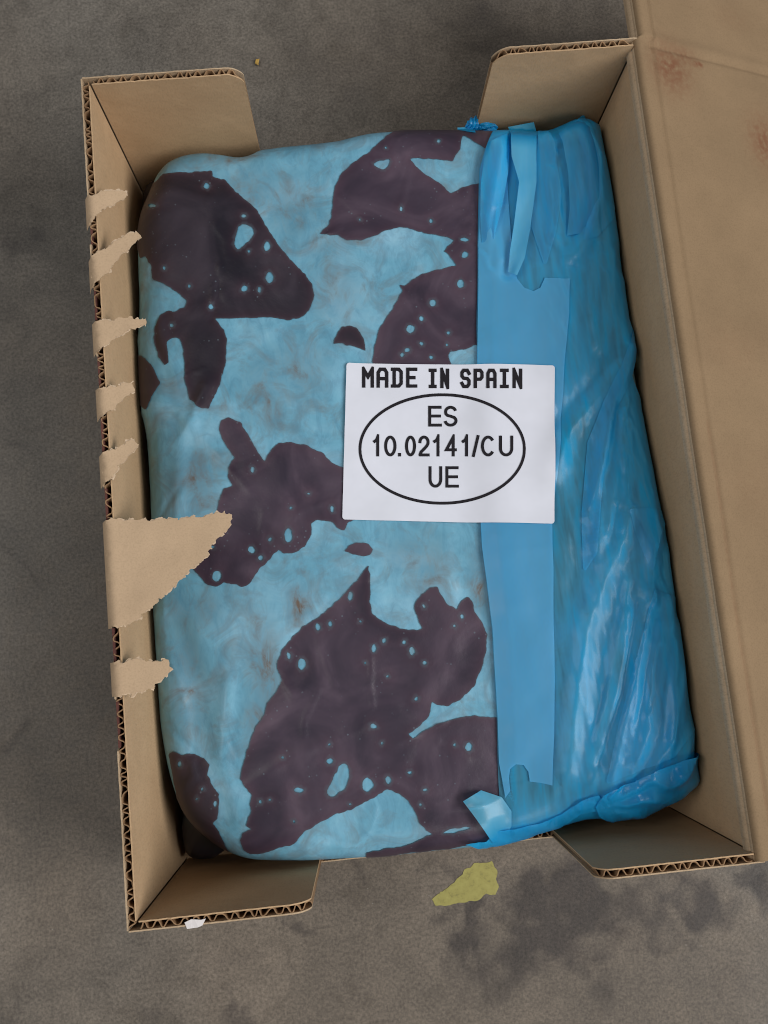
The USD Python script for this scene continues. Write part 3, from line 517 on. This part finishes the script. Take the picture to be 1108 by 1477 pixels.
Hh = zc([(530, 155), (537, 200), (537, 300), (545, 345), (580, 375), (640, 400), (700, 412), (745, 405), (730, 370), (710, 320), (730, 280), (780, 245), (805, 237), (815, 265), (850, 310), (885, 330), (900, 295), (925, 280), (945, 300), (955, 340), (990, 390), (1005, 430), (1000, 500), (980, 570), (950, 640), (900, 690), (850, 715), (810, 712), (785, 700), (775, 750), (740, 795), (710, 812),
         (690, 830), (710, 847), (740, 825), (800, 788), (870, 765), (950, 755), (1030, 760), (1110, 775), (1120, 1060), (1080, 1250), (960, 1262), (850, 1285), (700, 1300), (600, 1315), (520, 1330), (520, 1300), (600, 1285), (690, 1270), (740, 1245), (785, 1228), (740, 1190), (705, 1120), (690, 1090), (650, 1065), (610, 1045), (570, 1070), (520, 1100), (460, 1130), (400, 1150), (330, 1185), (280, 1215), (240, 1260),
         (180, 1280), (110, 1300), (60, 1308), (30, 1290), (18, 1250), (30, 1220), (62, 1207), (40, 1190), (50, 1160), (62, 1140), (55, 1110), (65, 1070), (45, 1045), (18, 1010), (25, 960), (50, 880), (80, 800), (110, 760), (130, 700), (165, 655), (187, 610), (163, 560), (180, 500), (220, 450), (270, 400), (330, 360), (390, 310), (450, 250), (490, 210)], *Z6)
liver.append(('largest piece of liver, across the lower half of the bag', Hh, [zc([(420, 945), (445, 942), (456, 970), (452, 1020), (430, 1055), (400, 1075), (372, 1080), (362, 1060), (380, 1030), (400, 980)], *Z6), zc([(828, 1219), (860, 1205), (932, 1196), (938, 1203), (880, 1220), (840, 1224)], *Z6)] +
              ell([(528, 1032, 24, 28), (610, 1013, 12, 14), (757, 1052, 10, 6), (697, 980, 8, 8), (930, 880, 14, 20), (265, 550, 16, 22), (213, 515, 8, 12), (330, 398, 9, 15), (378, 388, 8, 12), (458, 275, 10, 18), (553, 484, 11, 18), (594, 454, 7, 8), (672, 462, 8, 8), (706, 497, 12, 17), (756, 543, 8, 8), (722, 687, 9, 9), (552, 797, 14, 9), (377, 937, 12, 10), (253, 1052, 18, 10),
                   (373, 872, 5, 5), (752, 317, 7, 7), (907, 358, 8, 9), (587, 862, 5, 5), (740, 1108, 6, 6), (235, 1178, 5, 5), (875, 873, 6, 6), (500, 378, 4, 4), (518, 541, 5, 5), (607, 600, 5, 5), (190, 923, 4, 4), (460, 1108, 5, 4), (137, 1090, 5, 5), (98, 1095, 5, 5), (875, 395, 5, 5)], Z6)))
liver.append(('piece of liver in the lower left corner of the bag', zc([(325, 650), (345, 638), (380, 650), (430, 648), (470, 665), (492, 690), (480, 730), (500, 770), (525, 810), (530, 860), (520, 910), (505, 930), (530, 965), (560, 1030), (590, 1070), (610, 1085), (540, 1070), (450, 1015), (395, 940), (372, 880), (358, 830), (345, 760), (335, 700)], *Z7), ell([(370, 687, 8, 12), (515, 852, 8, 10), (460, 790, 5, 6), (440, 830, 5, 5), (475, 640, 4, 4)], Z7)))
liver.append(('piece of liver showing dimly through the folded film', zc([(790, 600), (850, 588), (872, 640), (862, 720), (846, 765), (838, 850), (815, 900), (770, 880), (770, 700)], *PX), []))
liver.append(('piece of liver under the lower end of the film band', zc([(735, 1085), (790, 1100), (812, 1140), (790, 1165), (745, 1170), (725, 1130)], *PX), []))
for label, out, holes in liver:
    outs = out if isinstance(out, tuple) else (out,)
    poly = unary_union([Polygon(smooth_closed(onto(dense(o, 6))[:, :2], .0012, 1)).buffer(0) for o in outs])
    for h in holes: poly = poly.difference(Polygon(smooth_closed(onto(h)[:, :2], .0006, 1)).buffer(0))
    poly = poly.intersection(BAG.buffer(-.0012))
    if poly.geom_type != 'Polygon': poly = max(poly.geoms, key=lambda q: q.area)
    # a slightly wandering rim
    def wob(c): c = dense(np.asarray(c)[:-1], .0012); return c + np.c_[fn(c[:, 0], c[:, 1], 260, 211), fn(c[:, 0], c[:, 1], 260, 213)] * .0022
    poly = Polygon(wob(poly.exterior.coords), [wob(r.coords) for r in poly.interiors if Polygon(r).area > 1e-7]).buffer(0)
    if poly.geom_type != 'Polygon': poly = max(poly.geoms, key=lambda q: q.area)
    P, t, loops = triangulate(poly, .0021, .0012, (.0007, .0015))
    n = nbag(P[:, 0], P[:, 1]); V = np.c_[P, zbag(P[:, 0], P[:, 1])] + n * .0006
    rimd = shapely.distance(shapely.points(P), poly.boundary)
    dim = 'through' in label or 'under' in label
    obj('liver_piece', (V, t), M['dim' if dim else 'meat_shaded' if any(q in label for q in ('upper left', 'left edge', 'lower left', 'half-round')) else 'meat'], bag, smooth=True, var={'rim': np.exp(-rimd / .007) if dim else .30 * np.exp(-rimd / .003), 'edge': np.exp(-rimd / .0006)}, label=label)

# loose film of the bag's mouth, folded over the right third
left_edge = [(712, 189), (700, 215), (691, 245), (689, 323), (687, 470), (688, 560), (690, 700), (694, 780), (699, 820), (709, 906), (716, 1034), (718, 1115), (721, 1205)]
fold_poly = Polygon(np.vstack([onto(left_edge)[:, :2], [(.5, -.4), (.5, .4)]])).buffer(0)
e0 = onto([(712, 189)])[0]; e1 = onto([(721, 1205)])[0]
fold_poly = Polygon(np.vstack([[(e0[0] + .006, .4)], onto(left_edge)[:, :2], [(e1[0], -.4), (.5, -.4), (.5, .4)]])).buffer(0)
bare = Polygon(onto([(917, 330), (916, 400), (913, 490), (905, 540), (928, 600), (952, 660), (966, 700), (986, 745), (1010, 745), (1000, 500), (960, 330)])[:, :2]).buffer(0)
FOLD = fold_poly.difference(bare).intersection(BAG.buffer(-.0004))
FOLD = max(FOLD.geoms, key=lambda q: q.area) if FOLD.geom_type != 'Polygon' else FOLD
ridge_px = [([(742, 195), (728, 260), (722, 330), (730, 400)], -.0030, .004), ([(715, 195), (705, 260), (700, 340)], .0022, .004), ([(790, 195), (806, 240), (803, 300), (795, 350)], .0030, .0035), ([(835, 175), (862, 225), (862, 290), (845, 345), (822, 375)], .0034, .004),
            ([(850, 185), (880, 260), (895, 340)], .002, .005), ([(826, 200), (838, 280), (826, 340)], -.0022, .006), ([(918, 470), (905, 530), (872, 600), (858, 700), (852, 800)], .0040, .0045), ([(905, 505), (870, 560), (820, 620), (790, 690)], .0034, .0055), ([(885, 520), (840, 570), (800, 610)], -.0025, .005),
            ([(900, 400), (908, 450), (905, 500)], .0025, .004), ([(862, 360), (850, 440), (858, 505)], .0016, .003), ([(885, 365), (880, 440), (864, 510)], .0016, .003), ([(905, 740), (928, 800), (930, 870)], .0024, .003), ([(962, 742), (935, 790)], .0018, .003), ([(955, 790), (965, 850), (960, 900)], .002, .0035),
            ([(905, 740), (870, 820), (840, 900), (825, 1000), (815, 1110)], .0034, .005), ([(930, 860), (905, 960), (885, 1060), (872, 1140)], .0038, .005), ([(948, 870), (940, 960), (925, 1050), (905, 1110)], .0028, .004), ([(885, 850), (862, 950), (850, 1060)], -.0022, .006), ([(975, 900), (975, 980), (958, 1060), (930, 1110)], .003, .004),
            ([(1004, 1040), (982, 1085), (970, 1110)], .003, .004), ([(835, 640), (830, 760), (822, 850)], -.002, .008), ([(735, 560), (740, 800), (750, 1000)], .0006, .012), ([(800, 1130), (850, 1120), (910, 1090)], .0015, .006)]
ridges = [(atz(l, H - .068)[:, :2], a, w_) for l, a, w_ in ridge_px]
frng = np.random.default_rng(8)
def fan(n, top, bottom, bow, amp):
    """Fine pleats running from one line of the film to another."""
    for k_ in range(n):
        f0 = frng.uniform(0, 1); f1 = np.clip(f0 + frng.normal(0, .08), 0, 1); a_ = np.array(top[0]) * (1 - f0) + np.array(top[1]) * f0; b_ = np.array(bottom[0]) * (1 - f1) + np.array(bottom[1]) * f1
        u0, u1 = frng.uniform(0, .35), frng.uniform(.6, 1); t_ = np.linspace(u0, u1, 5)[:, None]
        l_ = a_ + (b_ - a_) * t_ + np.c_[np.sin(t_ * 3.14) * bow * frng.uniform(.3, 1.2), 0 * t_] + frng.normal(0, 1.5, (5, 2))
        ridges.append((atz(l_, H - .068)[:, :2], frng.uniform(.35, 1) * amp * frng.choice([-1, 1, 1]), frng.uniform(.0014, .0032)))
fan(16, ((880, 830), (985, 860)), ((805, 1140), (990, 1090)), 8, .0019)
fan(11, ((880, 530), (912, 560)), ((795, 720), (890, 840)), 6, .0017)
fan(12, ((715, 195), (870, 195)), ((700, 390), (895, 400)), 6, .0016)
fan(7, ((850, 380), (905, 380)), ((850, 520), (900, 520)), 4, .0010)
fan(9, ((890, 610), (960, 740)), ((880, 840), (985, 860)), 6, .0014)
def edge_gap(x, y):
    return np.clip(polyline_dist(np.asarray(x), np.asarray(y), LE) / .012, 0, 1)
LE = onto(left_edge)[:, :2]
def rise(x, y):
    g_ = edge_gap(x, y); g = .0016 + .0016 * g_
    for l, a, w_ in ridges:
        dd = polyline_dist(x, y, l); g = g + a * .95 * (np.exp(-(dd / (w_ * 1.35)) ** 2) * .8 + .2 * np.exp(-dd / (w_ * .6))) * (.3 + .7 * g_)
    a = fn(x * 1.6 + .25 * y, y * .35, 75, 221, 3); g = g + (.5 - np.abs(a) * 3.2) * .0011 * np.clip((polyline_dist(np.asarray(x), np.asarray(y), LE) - .045) / .02, 0, 1)
    return np.maximum(g, .0011)
def drape(name, poly, extra, m, label=None, parent=bag, step=.0017, rimset=(.0004, .001, .002, .0035, .0055, .008), side=None, edge=.0015):
    P, t, loops = triangulate(poly, step, edge, rimset)
    n = nbag(P[:, 0], P[:, 1]); V = np.c_[P, zbag(P[:, 0], P[:, 1])] + n * np.array([.4, .4, 1]) * (rise(P[:, 0], P[:, 1]) + extra(P[:, 0], P[:, 1]))[:, None]
    V[:, 0] = np.minimum(V[:, 0], hx - T - .0006); V[:, 1] = np.clip(V[:, 1], -hy + T - .004 * 0 + .0006, hy - T - .0006)
    if side:
        l = loops[0]; d = shapely.distance(shapely.points(P[l]), BAG.boundary); on = d < .0012
        k = len(V); low = V[l].copy(); low[:, 2] = np.where(on, low[:, 2] - side, low[:, 2]); a, b = l, np.roll(l, -1); ai = np.arange(k, k + len(l)); bi = np.roll(ai, -1); both = on & np.roll(on, -1)
        V = np.vstack([V, low]); t = np.vstack([t, np.stack([a, ai, bi], 1)[both], np.stack([a, bi, b], 1)[both]])
    return obj(name, (V, t), m, parent, smooth=True, label=label)
flatx = lambda h: (lambda x, y: np.full(len(x), h))
drape('folded_film', FOLD, flatx(0), M['fold'], 'loose blue film of the bag mouth folded over the right third', side=.05)
def pxpoly(p): return Polygon(dense(onto(dense(p, 12))[:, :2], .0007)).buffer(0)
band = pxpoly([(735, 194), (712, 191), (701, 214), (692, 246), (690, 330), (689, 430), (688, 520), (690, 700), (695, 790), (702, 840), (710, 906), (717, 1034), (719, 1100), (728, 1150), (735, 1140), (733, 1120), (735, 1108), (743, 1101), (754, 1102), (761, 1112), (763, 1126), (780, 1128), (795, 1131), (798, 1060), (799, 980), (797, 900), (797, 820), (795, 756), (806, 640), (813, 520), (819, 455), (820, 405), (784, 404), (778, 418), (768, 423), (755, 418), (745, 405), (738, 380), (733, 300), (730, 240)])
drape('film_band', band.intersection(BAG.buffer(-.002)), flatx(.0011), M['band'], 'straight doubled band of film with notched ends', rimset=())
pleats = [('pleat', [(775, 192), (790, 196), (799, 214), (803, 250), (808, 290), (800, 340), (785, 390), (765, 330), (772, 250)], .0007),
          ('pleat', [(838, 170), (868, 222), (885, 275), (880, 320), (860, 345), (838, 352), (850, 300), (846, 235), (828, 190)], .0007), ('pleat', [(903, 738), (935, 734), (962, 742), (946, 775), (938, 830), (926, 800), (912, 765)], .0007),
          ('pleat', [(916, 440), (914, 500), (906, 548), (884, 600), (868, 690), (858, 800), (840, 830), (838, 740), (846, 640), (868, 580), (892, 530)], .0007), ('pleat', [(938, 850), (990, 870), (1003, 960), (1004, 1040), (970, 1090), (905, 1115), (870, 1128), (890, 1040), (915, 940)], .0007)]
for nm, p, h in pleats:
    drape(nm, pxpoly(p).buffer(-.0015).buffer(.0015).intersection(BAG.buffer(-.0012)), flatx(h), M['fold'], rimset=())
pinch = onto([(856, 1163)])[0][:2]
def hem_extra(x, y):
    d = np.hypot(x - pinch[0], y - pinch[1]); th_ = np.arctan2(y - pinch[1], x - pinch[0])
    fan = np.abs(((th_ * 3.1 + 2.5 * fn(x, y, 30, 233)) % 1) - .5) * 2
    return .0022 + np.clip(d / .03, 0, 1) * (.0034 * fan ** 1.5 + .0015) + np.abs(fn(x, y, 60, 231, 2)) * .007
drape('crumpled_hem', pxpoly([(856, 1160), (866, 1142), (890, 1130), (910, 1124), (942, 1106), (970, 1096), (1000, 1085), (1003, 1124), (976, 1148), (934, 1174), (905, 1183), (880, 1180), (862, 1172)]).intersection(BAG.buffer(-.0006)), hem_extra, M['hem'], 'crumpled deep blue gather of film at the lower right', side=.02)
def hem2(x, y): return .0016 + np.abs(fn(x, y, 80, 235, 3)) * .007
drape('crumpled_hem', pxpoly([(670, 1214), (700, 1209), (716, 1196), (740, 1192), (775, 1184), (808, 1171), (835, 1152), (860, 1143), (866, 1152), (858, 1166), (835, 1170), (806, 1190), (775, 1199), (740, 1212), (718, 1219), (690, 1219)]).intersection(BAG.buffer(-.0006)), hem2, M['hem'], 'narrow twisted hem of film along the lower edge', side=.012)
# a ribbon of film hanging down from the top edge
def strip_sheet(name, left, right, zoff, m, label):
    n = 60; L, Rr = np.array(left, float), np.array(right, float)
    def even(p):
        s = np.r_[0, np.cumsum(np.linalg.norm(np.diff(p, axis=0), axis=1))]; q = np.linspace(0, s[-1], n); return np.c_[np.interp(q, s, p[:, 0]), np.interp(q, s, p[:, 1])]
    L, Rr = even(L), even(Rr); k = 9; W = np.linspace(0, 1, k)
    px = (L[:, None] * (1 - W)[None, :, None] + Rr[:, None] * W[None, :, None]).reshape(-1, 2)
    q = onto(px); u = np.repeat(np.linspace(0, 1, n), k); ww = np.tile(W, n)
    z = q[:, 2] + zoff(u, ww) ; Q = atz(px, z)
    i, j = np.meshgrid(np.arange(n - 1), np.arange(k - 1), indexing='ij'); a = (i * k + j).ravel()
    obj(name, (Q, np.vstack([np.stack([a, a + k, a + k + 1], 1), np.stack([a, a + k + 1, a + 1], 1)])), m, bag, smooth=True, label=label)
strip_sheet('film_ribbon', [(733, 183), (737, 193), (738, 225), (749, 262), (742, 320), (736, 360), (733, 392)], [(770, 176), (774, 190), (774, 230), (774, 262), (765, 330), (757, 372), (746, 397)], lambda u, w_: .0095 - .002 * u + .0018 * np.sin(3.1 * w_ + 5 * u) + .0006 * np.sin(17 * u), M['ribbon'], 'pale ribbon of film hanging from the top edge')
strip_sheet('film_ruffle', [(806, 192), (812, 205), (820, 250), (822, 300), (818, 340)], [(842, 165), (862, 198), (872, 232), (878, 280), (868, 330)], lambda u, w_: (.0048 + .007 * np.sin(3.14 * w_) * (1 - .6 * u) + .0016 * np.sin(9 * w_ + 6 * u)) * (1 - u ** 3) + .0032, M['fold'], 'raised ruffle of film at the upper right')
strip_sheet('film_ruffle', [(704, 205), (699, 225), (694, 262), (693, 310), (695, 350)], [(733, 191), (735, 215), (733, 250), (726, 290), (712, 345)], lambda u, w_: (.003 + .005 * np.sin(3.14 * w_) * (1 - .6 * u) + .001 * np.sin(10 * w_ + 5 * u)) * (1 - u ** 3) + .0036, M['fold'], 'raised ruffle of film left of the ribbon')
strip_sheet('film_tab', [(668, 1156), (686, 1180), (700, 1200), (712, 1218)], [(694, 1140), (712, 1146), (724, 1150), (738, 1170), (738, 1192), (722, 1219)], lambda u, w_: .006 + .0025 * np.sin(4 * w_ + 2 * u), M['ribbon'], 'torn tab of film at the lower edge')
def knot():
    for k_, (p_, e_, rot) in enumerate((((700, 186), (.0095, .0042, .0042), -.5), ((684, 184), (.0062, .005, .005), .35))):
        c = onto([p_])[0]; sp = trimesh.creation.icosphere(5, 1.0); v = sp.vertices.copy(); a_ = np.arctan2(v[:, 2], v[:, 1]) + 2.2 * v[:, 0]
        d = 1 + .16 * np.sin(5 * a_ + k_) + .5 * (meshkit.fbm(v * 1.9 + 3 + k_, 3, 240) - .5)
        q = v * d[:, None] * e_; ca, sa = math.cos(rot), math.sin(rot)
        sp.vertices = np.c_[q[:, 0] * ca - q[:, 1] * sa, q[:, 0] * sa + q[:, 1] * ca, q[:, 2]] + c + [0, .001, .0035]
        obj('film_knot', sp, M['hem'], bag, smooth=True, label='crumpled twist of film at the top edge' if k_ == 0 else None)
    strip_sheet('film_tail', [(660, 184), (672, 183), (684, 181)], [(660, 187), (672, 189), (686, 191)], lambda u, w_: .003 + 0 * u, M['ribbon'], 'thin pale tail of the twisted film')
knot()

# ------------------------------------------------------------------ the white label
lab_px = zc([(65, 75), (1045, 88), (1043, 832), (45, 812)], 480, 500, 3.259)
def surf(x, y):
    z = zbag(x, y); k = shapely.contains_xy(FOLD, x, y); r_ = np.where(k, rise(x, y) + .0013, .0008); return z + r_
zq = H - .064
from scipy.ndimage import gaussian_filter, map_coordinates, maximum_filter
q = onto(lab_px); lx0, ly0 = q[:, 0].min() - .02, q[:, 1].min() - .02; LS = .0015
gx, gy = np.meshgrid(np.arange(lx0, q[:, 0].max() + .02, LS), np.arange(ly0, q[:, 1].max() + .02, LS), indexing='ij')
gz = surf(gx.ravel(), gy.ravel()).reshape(gx.shape); lz = gaussian_filter(maximum_filter(gz, 5), 3.2); lz += max(0, .6 * (gz - lz)[8:-8, 8:-8].max()) + fn(gx.ravel(), gy.ravel(), 20, 300, 2).reshape(gx.shape) * .0009 + .0003
lz = gaussian_filter(np.maximum(lz, gz + .0002), 3.0); lz += max(0, (gz - lz)[10:-10, 10:-10].max()) * .9 + .0003; lz = gaussian_filter(lz, 1.5)
def label_z(x, y): return map_coordinates(lz, [(np.asarray(x) - lx0) / LS, (np.asarray(y) - ly0) / LS], order=1, mode='nearest')
def onlabel(px, up=0.0): return onto(px, lambda x, y: label_z(x, y) + up)
lp = Polygon(onlabel(lab_px)[:, :2]).buffer(-.0022).buffer(.0022, quad_segs=6)
P, t, loops = triangulate(lp, .0018, .0015)
curl = lambda x, y: np.zeros(len(x))
top = np.c_[P, label_z(P[:, 0], P[:, 1])]; V, f = solid(top, t, loops, top - [0, 0, .00015])
xl = UsdGeom.Xform.Define(stage, bag + '/label'); said(xl.GetPrim(), label='white sticker printed in black on the bag'); lab = str(xl.GetPath())
obj('sticker', (V, f), M['label'], lab, smooth=40)
def printed(name, polys):
    """Flat print; polygons in the pixels of the enlarged label."""
    vs, fs, n = [], [], 0
    for p in polys:
        for q_ in getattr(p, 'geoms', [p]):
            if q_.is_empty: continue
            q_ = shapely.segmentize(q_, 6); P_, t_ = trimesh.creation.triangulate_polygon(q_, engine='earcut')
            vs.append(P_); fs.append(t_ + n); n += len(P_)
    P_ = np.vstack(vs); Q = onlabel(zc(P_, 480, 500, 3.259), .0003); F_ = np.vstack(fs)
    nn = np.cross(Q[F_[:, 1]] - Q[F_[:, 0]], Q[F_[:, 2]] - Q[F_[:, 0]])[:, 2]; F_[nn < 0] = F_[nn < 0][:, ::-1]
    obj(name, (Q, F_), M['ink'], lab)
GL = {'M': [[(0, 10), (0, 0), (2.5, 4.5), (5, 0), (5, 10)]], 'A': [[(0, 10), (0, 2), (1.2, 0), (3.8, 0), (5, 2), (5, 10)], [(0, 5.6), (5, 5.6)]], 'D': [[(0, 0), (3.6, 0), (5, 1.6), (5, 8.4), (3.6, 10), (0, 10)], [(.9, 0), (.9, 10)]],
      'E': [[(5, 0), (0.4, 0), (.4, 10), (5, 10)], [(.4, 5), (4, 5)]], 'I': [[(.6, 0), (4.4, 0)], [(2.5, 0), (2.5, 10)], [(.6, 10), (4.4, 10)]], 'N': [[(.2, 10), (.2, 0), (4.8, 10), (4.8, 0)]],
      'S': [[(5, 1.9), (3.8, 0), (1.2, 0), (0, 1.4), (0, 3.6), (1.2, 4.9), (3.8, 5.1), (5, 6.4), (5, 8.6), (3.8, 10), (1.2, 10), (0, 8.1)]], 'P': [[(.2, 10), (.2, 0), (3.8, 0), (5, 1.4), (5, 4.2), (3.8, 5.5), (.2, 5.5)]]}
def word(txt, x0, x1, y0, y1, wd=16):
    out = []; h = y1 - y0 - wd; n = len(txt); adv = (x1 - x0 + 12) / n; gw = adv - 12 - wd
    for k, ch in enumerate(txt):
        for st in GL[ch]:
            out.append(LineString([(x0 + k * adv + wd / 2 + a / 5 * gw, y0 + wd / 2 + b / 10 * h) for a, b in st]).buffer(wd / 2, cap_style='square', join_style='mitre', mitre_limit=1.6))
    return [unary_union(out)]
printed('printed_words', word('MADE', 138, 398, 98, 193) + word('IN', 448, 549, 103, 195) + word('SPAIN', 600, 893, 103, 195))
def arc(cx, cy, rx, ry, d0, d1, n=28): return [(cx + rx * math.cos(math.radians(t_)), cy + ry * math.sin(math.radians(t_))) for t_ in np.linspace(d0, d1, n)]
def strokes(y0, y1, glyphs, wd=14):
    """Plain sans lettering from strokes on a 0-10 grid; glyphs: (character, x0, x1)."""
    U = {'1': [[(2.6, 2.4), (6.4, 1.6), (8.6, 0), (8.6, 10)]], '0': [arc(5, 5, 5, 5, 0, 360)], '.': [[(5, 9.75), (5, 10)]], '2': [arc(5, 2.85, 4.9, 2.85, 185, 395, 20) + [(7.2, 5.6), (1.4, 8.4), (0.2, 10), (10, 10)]],
         '4': [[(7.6, 10), (7.6, 0), (0, 7.1), (10, 7.1)]], '/': [[(0, 10.3), (10, -.3)]], 'C': [arc(5.2, 5, 5.2, 5, -38, -322)], 'U': [[(0, 0), (0, 6.6)] + arc(5, 6.4, 5, 3.6, 180, 0, 16) + [(10, 6.6), (10, 0)]],
         'E': [[(10, 0), (0, 0), (0, 10), (10.3, 10)], [(0, 4.9), (9.4, 4.9)]], 'S': [arc(5, 2.5, 4.6, 2.5, -12, -180, 16) + [(.6, 3.6), (2, 4.5), (5, 5), (8.4, 5.7), (9.6, 6.6)] + arc(5, 7.3, 5, 2.7, 0, 172, 16)]}
    out = []; h = y1 - y0 - wd
    for ch, a_, b_ in glyphs:
        w_ = b_ - a_ - wd
        for st in U[ch]: out.append(LineString([(a_ + wd / 2 + x_ / 10 * w_, y0 + wd / 2 + y_ / 10 * h) for x_, y_ in st]).buffer(wd / 2, cap_style='square' if ch not in 'CS' else 'flat', join_style='round' if ch in '0CSU2' else 'mitre', mitre_limit=2))
    return [unary_union(out)]
printed('printed_number', strokes(278, 376, [('E', 449, 512), ('S', 522, 587)]) + strokes(418, 516, [('1', 184, 222), ('0', 242, 300), ('.', 308, 321), ('0', 340, 392), ('2', 403, 456), ('1', 466, 506), ('4', 528, 584), ('1', 600, 640), ('/', 655, 690), ('C', 697, 763), ('U', 782, 849)])
        + strokes(562, 663, [('U', 451, 515), ('E', 530, 592)]))
th = np.linspace(0, 2 * math.pi, 160, endpoint=False); el = lambda a, b: [(515 + a * math.cos(t_), 481 + b * math.sin(t_)) for t_ in th]
oa, ob = el(393, 262), el(380, 248)
printed('printed_oval', [Polygon([oa[k_], oa[(k_ + 1) % 160], ob[(k_ + 1) % 160], ob[k_]]) for k_ in range(160)])
